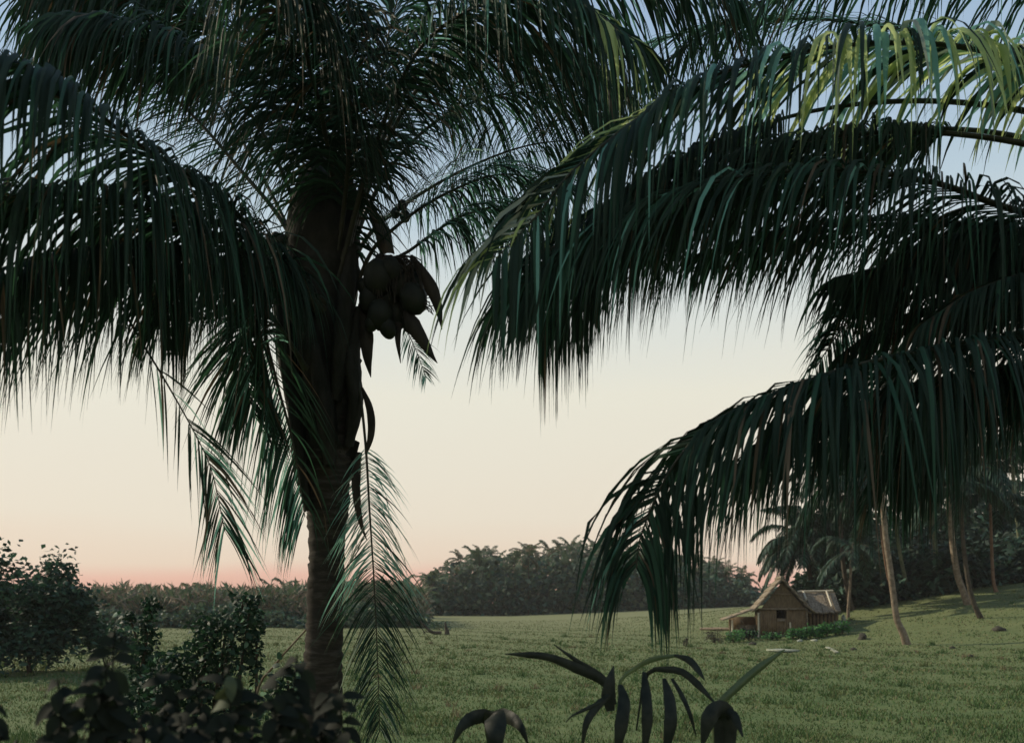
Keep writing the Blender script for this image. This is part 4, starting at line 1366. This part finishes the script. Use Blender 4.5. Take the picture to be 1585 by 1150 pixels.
def leafy_plant(px, py_top, d, label, n, L_, spread, seed, lit_=.05, stems=3):
    rg = random.Random(seed)
    base_ = gp(px, d)
    o = thing('broadleaf_plant', base_, label, 'plant', 'dim leafy plants along the bottom left')
    topz = at(px, py_top, d).z
    for s_ in range(stems):
        e = Vector((base_.x + rg.uniform(-.5, .5) * spread, d + rg.uniform(-.12, .12), base_.z + (topz - base_.z) * (1 if s_ == 0 else rg.uniform(.65, .92))))
        q_, _ = spline([base_ + Vector((rg.uniform(-.05, .05), 0, -.05)), base_.lerp(e, .5) + Vector((rg.uniform(-.06, .06), 0, 0)), e], 12)
        b_ = MB()
        b_.tube(q_, [.006 - .0003 * i for i in range(12)], M['near_leaf'], 6)
        b_.build('stem', o)
        for k_ in range(n):
            f = 1 - .17 * (k_ / n) ** .9
            ff = f * 11
            a_ = q_[min(10, int(ff))].lerp(q_[min(11, int(ff) + 1)], ff % 1)
            an = k_ * 2.4 + rg.uniform(-.4, .4)
            dr = Vector((math.cos(an), math.sin(an) * .7, rg.uniform(-.7, .6)))
            b_ = MB()
            ell_leaf(b_, a_, dr, Vector((rg.uniform(-.6, .6), -.9 + rg.uniform(-.4, .4), .7)), L_ * rg.uniform(.7, 1.2), L_ * .5 * rg.uniform(.8, 1.2), M['near_leaf_lit_tint'] if rg.random() < lit_ else M['near_leaf'], rg.uniform(.3, 1.0))
            b_.build('leaf', o, smooth=True)
    return o


leafy_plant(178, 968, 2.3, 'dim tall plant with a curled top rising before the field at the lower left', 16, .062, .10, 1, 0, 4)
leafy_plant(50, 1062, 2.1, 'dim broad-leaved plant in the lower left corner', 20, .075, .24, 2, .05, 7)
leafy_plant(130, 1050, 2.2, 'dim broad-leaved plant between the corner and the tall curled one', 20, .075, .26, 3, .03, 8)
leafy_plant(235, 1012, 2.3, 'dim broad-leaved plant just right of the tall curled one', 22, .075, .28, 4, .03, 9)
leafy_plant(320, 1030, 2.2, 'dim broad-leaved plant under the middle of the vine shrub', 22, .075, .28, 5, .05, 9)
leafy_plant(400, 1015, 2.2, 'dim broad-leaved plant under the right side of the vine shrub', 22, .075, .26, 6, .04, 9)
leafy_plant(8, 1070, 2.4, 'dim small-leaved plant cut by the left edge in the lower left corner', 20, .07, .26, 16, .05, 8)
leafy_plant(92, 1066, 2.6, 'dim small-leaved plant behind the corner plant at the lower left', 22, .07, .34, 12, .03, 9)
leafy_plant(285, 1034, 2.7, 'dim small-leaved plant at the left foot of the vine shrub', 22, .07, .36, 13, .04, 10)
leafy_plant(365, 1050, 2.7, 'dim small-leaved plant at the right foot of the vine shrub', 22, .07, .36, 14, .05, 10)
leafy_plant(440, 1062, 2.7, 'dim small-leaved plant below the bare leaning sapling', 22, .07, .34, 15, .04, 9)
leafy_plant(468, 1050, 2.3, 'dim broad-leaved plant before the foot of the palm', 20, .075, .24, 7, .04, 7)
leafy_plant(548, 1060, 2.3, 'dim broad-leaved plant under the straight hanging frond', 18, .070, .22, 8, .03, 6)

# ---------------------------------------------------------------- strap-leaved plant, bottom centre
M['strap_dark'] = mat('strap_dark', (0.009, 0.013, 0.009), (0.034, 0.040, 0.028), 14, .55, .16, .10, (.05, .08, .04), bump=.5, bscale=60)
M['strap_lit_tint'] = mat('strap_lit_tint', (0.07, 0.11, 0.05), (0.14, 0.18, 0.085), 8, .45, .3, .25, (.16, .24, .08))  # paler copy of strap_dark, light falling on the blades painted in
GD = 4.2
gpx = GD / F
sp = thing('strap_leaved_plant', gp(985, GD), 'strap-leaved plant with dark arching blades at the bottom centre', 'plant')
for pts_, wd_, m_ in [
    ([(950, 1085, 4.2), (936, 1055, 4.2), (895, 1035, 4.15), (851, 1017, 4.1), (812, 1013, 4.05), (781, 1012, 4.0)], [6, 12, 13, 10, 8, 1], 'strap_dark'),
    ([(952, 1090, 4.25), (934, 1052, 4.25), (896, 1025, 4.2), (875, 1010, 4.2), (857, 997, 4.2)], [5, 11, 9, 5, 1], 'strap_dark'),
    ([(945, 1100, 4.1), (942, 1076, 4.1), (945, 1052, 4.1), (950, 1030, 4.12)], [10, 18, 12, 1], 'strap_dark'),
    ([(945, 1075, 4.1), (925, 1092, 4.0), (908, 1118, 3.95), (902, 1150, 3.95)], [6, 10, 9, 3], 'strap_dark'),
    ([(930, 1086, 4.0), (905, 1098, 3.95), (885, 1108, 3.9), (876, 1118, 3.9)], [3, 5, 3, 1], 'strap_dark'),
    ([(960, 1060, 4.1), (966, 1085, 4.0), (962, 1120, 3.95), (955, 1165, 3.95)], [6, 15, 16, 6], 'strap_dark'),
    ([(997, 1040, 4.2), (1000, 1070, 4.1), (1002, 1110, 4.05), (998, 1160, 4.05)], [5, 12, 14, 6], 'strap_dark'),
    ([(1028, 1050, 4.2), (1036, 1080, 4.1), (1038, 1118, 4.05), (1030, 1165, 4.05)], [5, 14, 16, 6], 'strap_dark'),
    ([(1040, 1050, 4.2), (1055, 1075, 4.15), (1068, 1105, 4.1), (1078, 1140, 4.1)], [4, 6, 5, 1], 'strap_dark'),
    ([(975, 1120, 4.3), (958, 1060, 4.3), (984, 1034, 4.3), (1011, 1020, 4.25), (1050, 1014, 4.2)], [2, 3, 5, 7, 4], 'strap_lit_tint'),
    ([(1044, 1014, 4.2), (1066, 1021, 4.15), (1080, 1036, 4.1), (1091, 1053, 4.05)], [3, 9, 8, 1], 'strap_dark'),
    ([(985, 1130, 4.3), (1000, 1045, 4.3), (1030, 1036, 4.25), (1057, 1040, 4.2), (1081, 1060, 4.15), (1111, 1093, 4.1)], [2, 3, 5, 9, 9, 1], 'strap_dark'),
    ([(1000, 1130, 4.2), (998, 1080, 4.2), (996, 1034, 4.25)], [4, 3.5, 1.5], 'strap_lit_tint'),
]:
    blade(pts_, [w_ * gpx * .62 for w_ in wd_], M[m_], 'leaf', sp, .35)
sp2 = thing('strap_leaved_plant', gp(1113, GD), 'small plant with one long straight blade coloured as lit, pointing up to the right', 'plant')
blade([(1108, 1170, 4.2), (1110, 1098, 4.2), (1140, 1064, 4.2), (1169, 1038, 4.2), (1192, 1021, 4.2), (1215, 1005, 4.2)], [w_ * gpx for w_ in (4, 5, 6, 6.5, 6, 1)], M['strap_lit_tint'], 'leaf', sp2, .9)
blade([(1130, 1160, 4.1), (1125, 1108, 4.1), (1112, 1097, 4.05), (1098, 1110, 4.0), (1088, 1150, 4.0)], [w_ * gpx for w_ in (8, 14, 14, 12, 3)], M['strap_dark'], 'leaf', sp2, .35)
blade([(1112, 1160, 4.1), (1118, 1110, 4.1), (1136, 1108, 4.05), (1150, 1140, 4.0)], [w_ * gpx for w_ in (6, 10, 8, 1)], M['strap_dark'], 'leaf', sp2, .35)
sp3 = thing('strap_leaved_plant', gp(765, GD), 'low dark drooping plant left of the large strap-leaved one', 'plant')
for pts_, wd_ in [([(765, 1193, 4.2), (760, 1118, 4.2), (738, 1109, 4.1), (715, 1123, 4.0), (700, 1153, 4.0)], [4, 10, 12, 10, 1]), ([(770, 1193, 4.2), (770, 1113, 4.2), (790, 1111, 4.1), (806, 1125, 4.0), (818, 1153, 4.0)], [4, 10, 12, 9, 1]),
                  ([(768, 1193, 4.1), (764, 1123, 4.1), (766, 1107, 4.0), (768, 1133, 3.9), (770, 1173, 3.9)], [5, 12, 16, 16, 3])]:
    blade(pts_, [w_ * gpx for w_ in wd_], M['strap_dark'], 'leaf', sp3, .3)

hz = MB()
hz.box((0, 145, 12), (860, 750, 32), bpy.data.materials.new('haze'))
hm = hz.mats[0]
hm.use_nodes = True
hm.node_tree.nodes.clear()
ho = hm.node_tree.nodes.new('ShaderNodeOutputMaterial')
hv = hm.node_tree.nodes.new('ShaderNodeVolumePrincipled')
hv.inputs['Color'].default_value = (0.9, 0.9, 0.86, 1)
hv.inputs['Density'].default_value = 0.0003
hm.node_tree.links.new(hv.outputs[0], ho.inputs['Volume'])
tag(hz.build('haze'), 'thin evening haze over the meadow', 'haze', kind='stuff')

for o in bpy.data.objects:
    if '_o' in o:
        del o['_o']
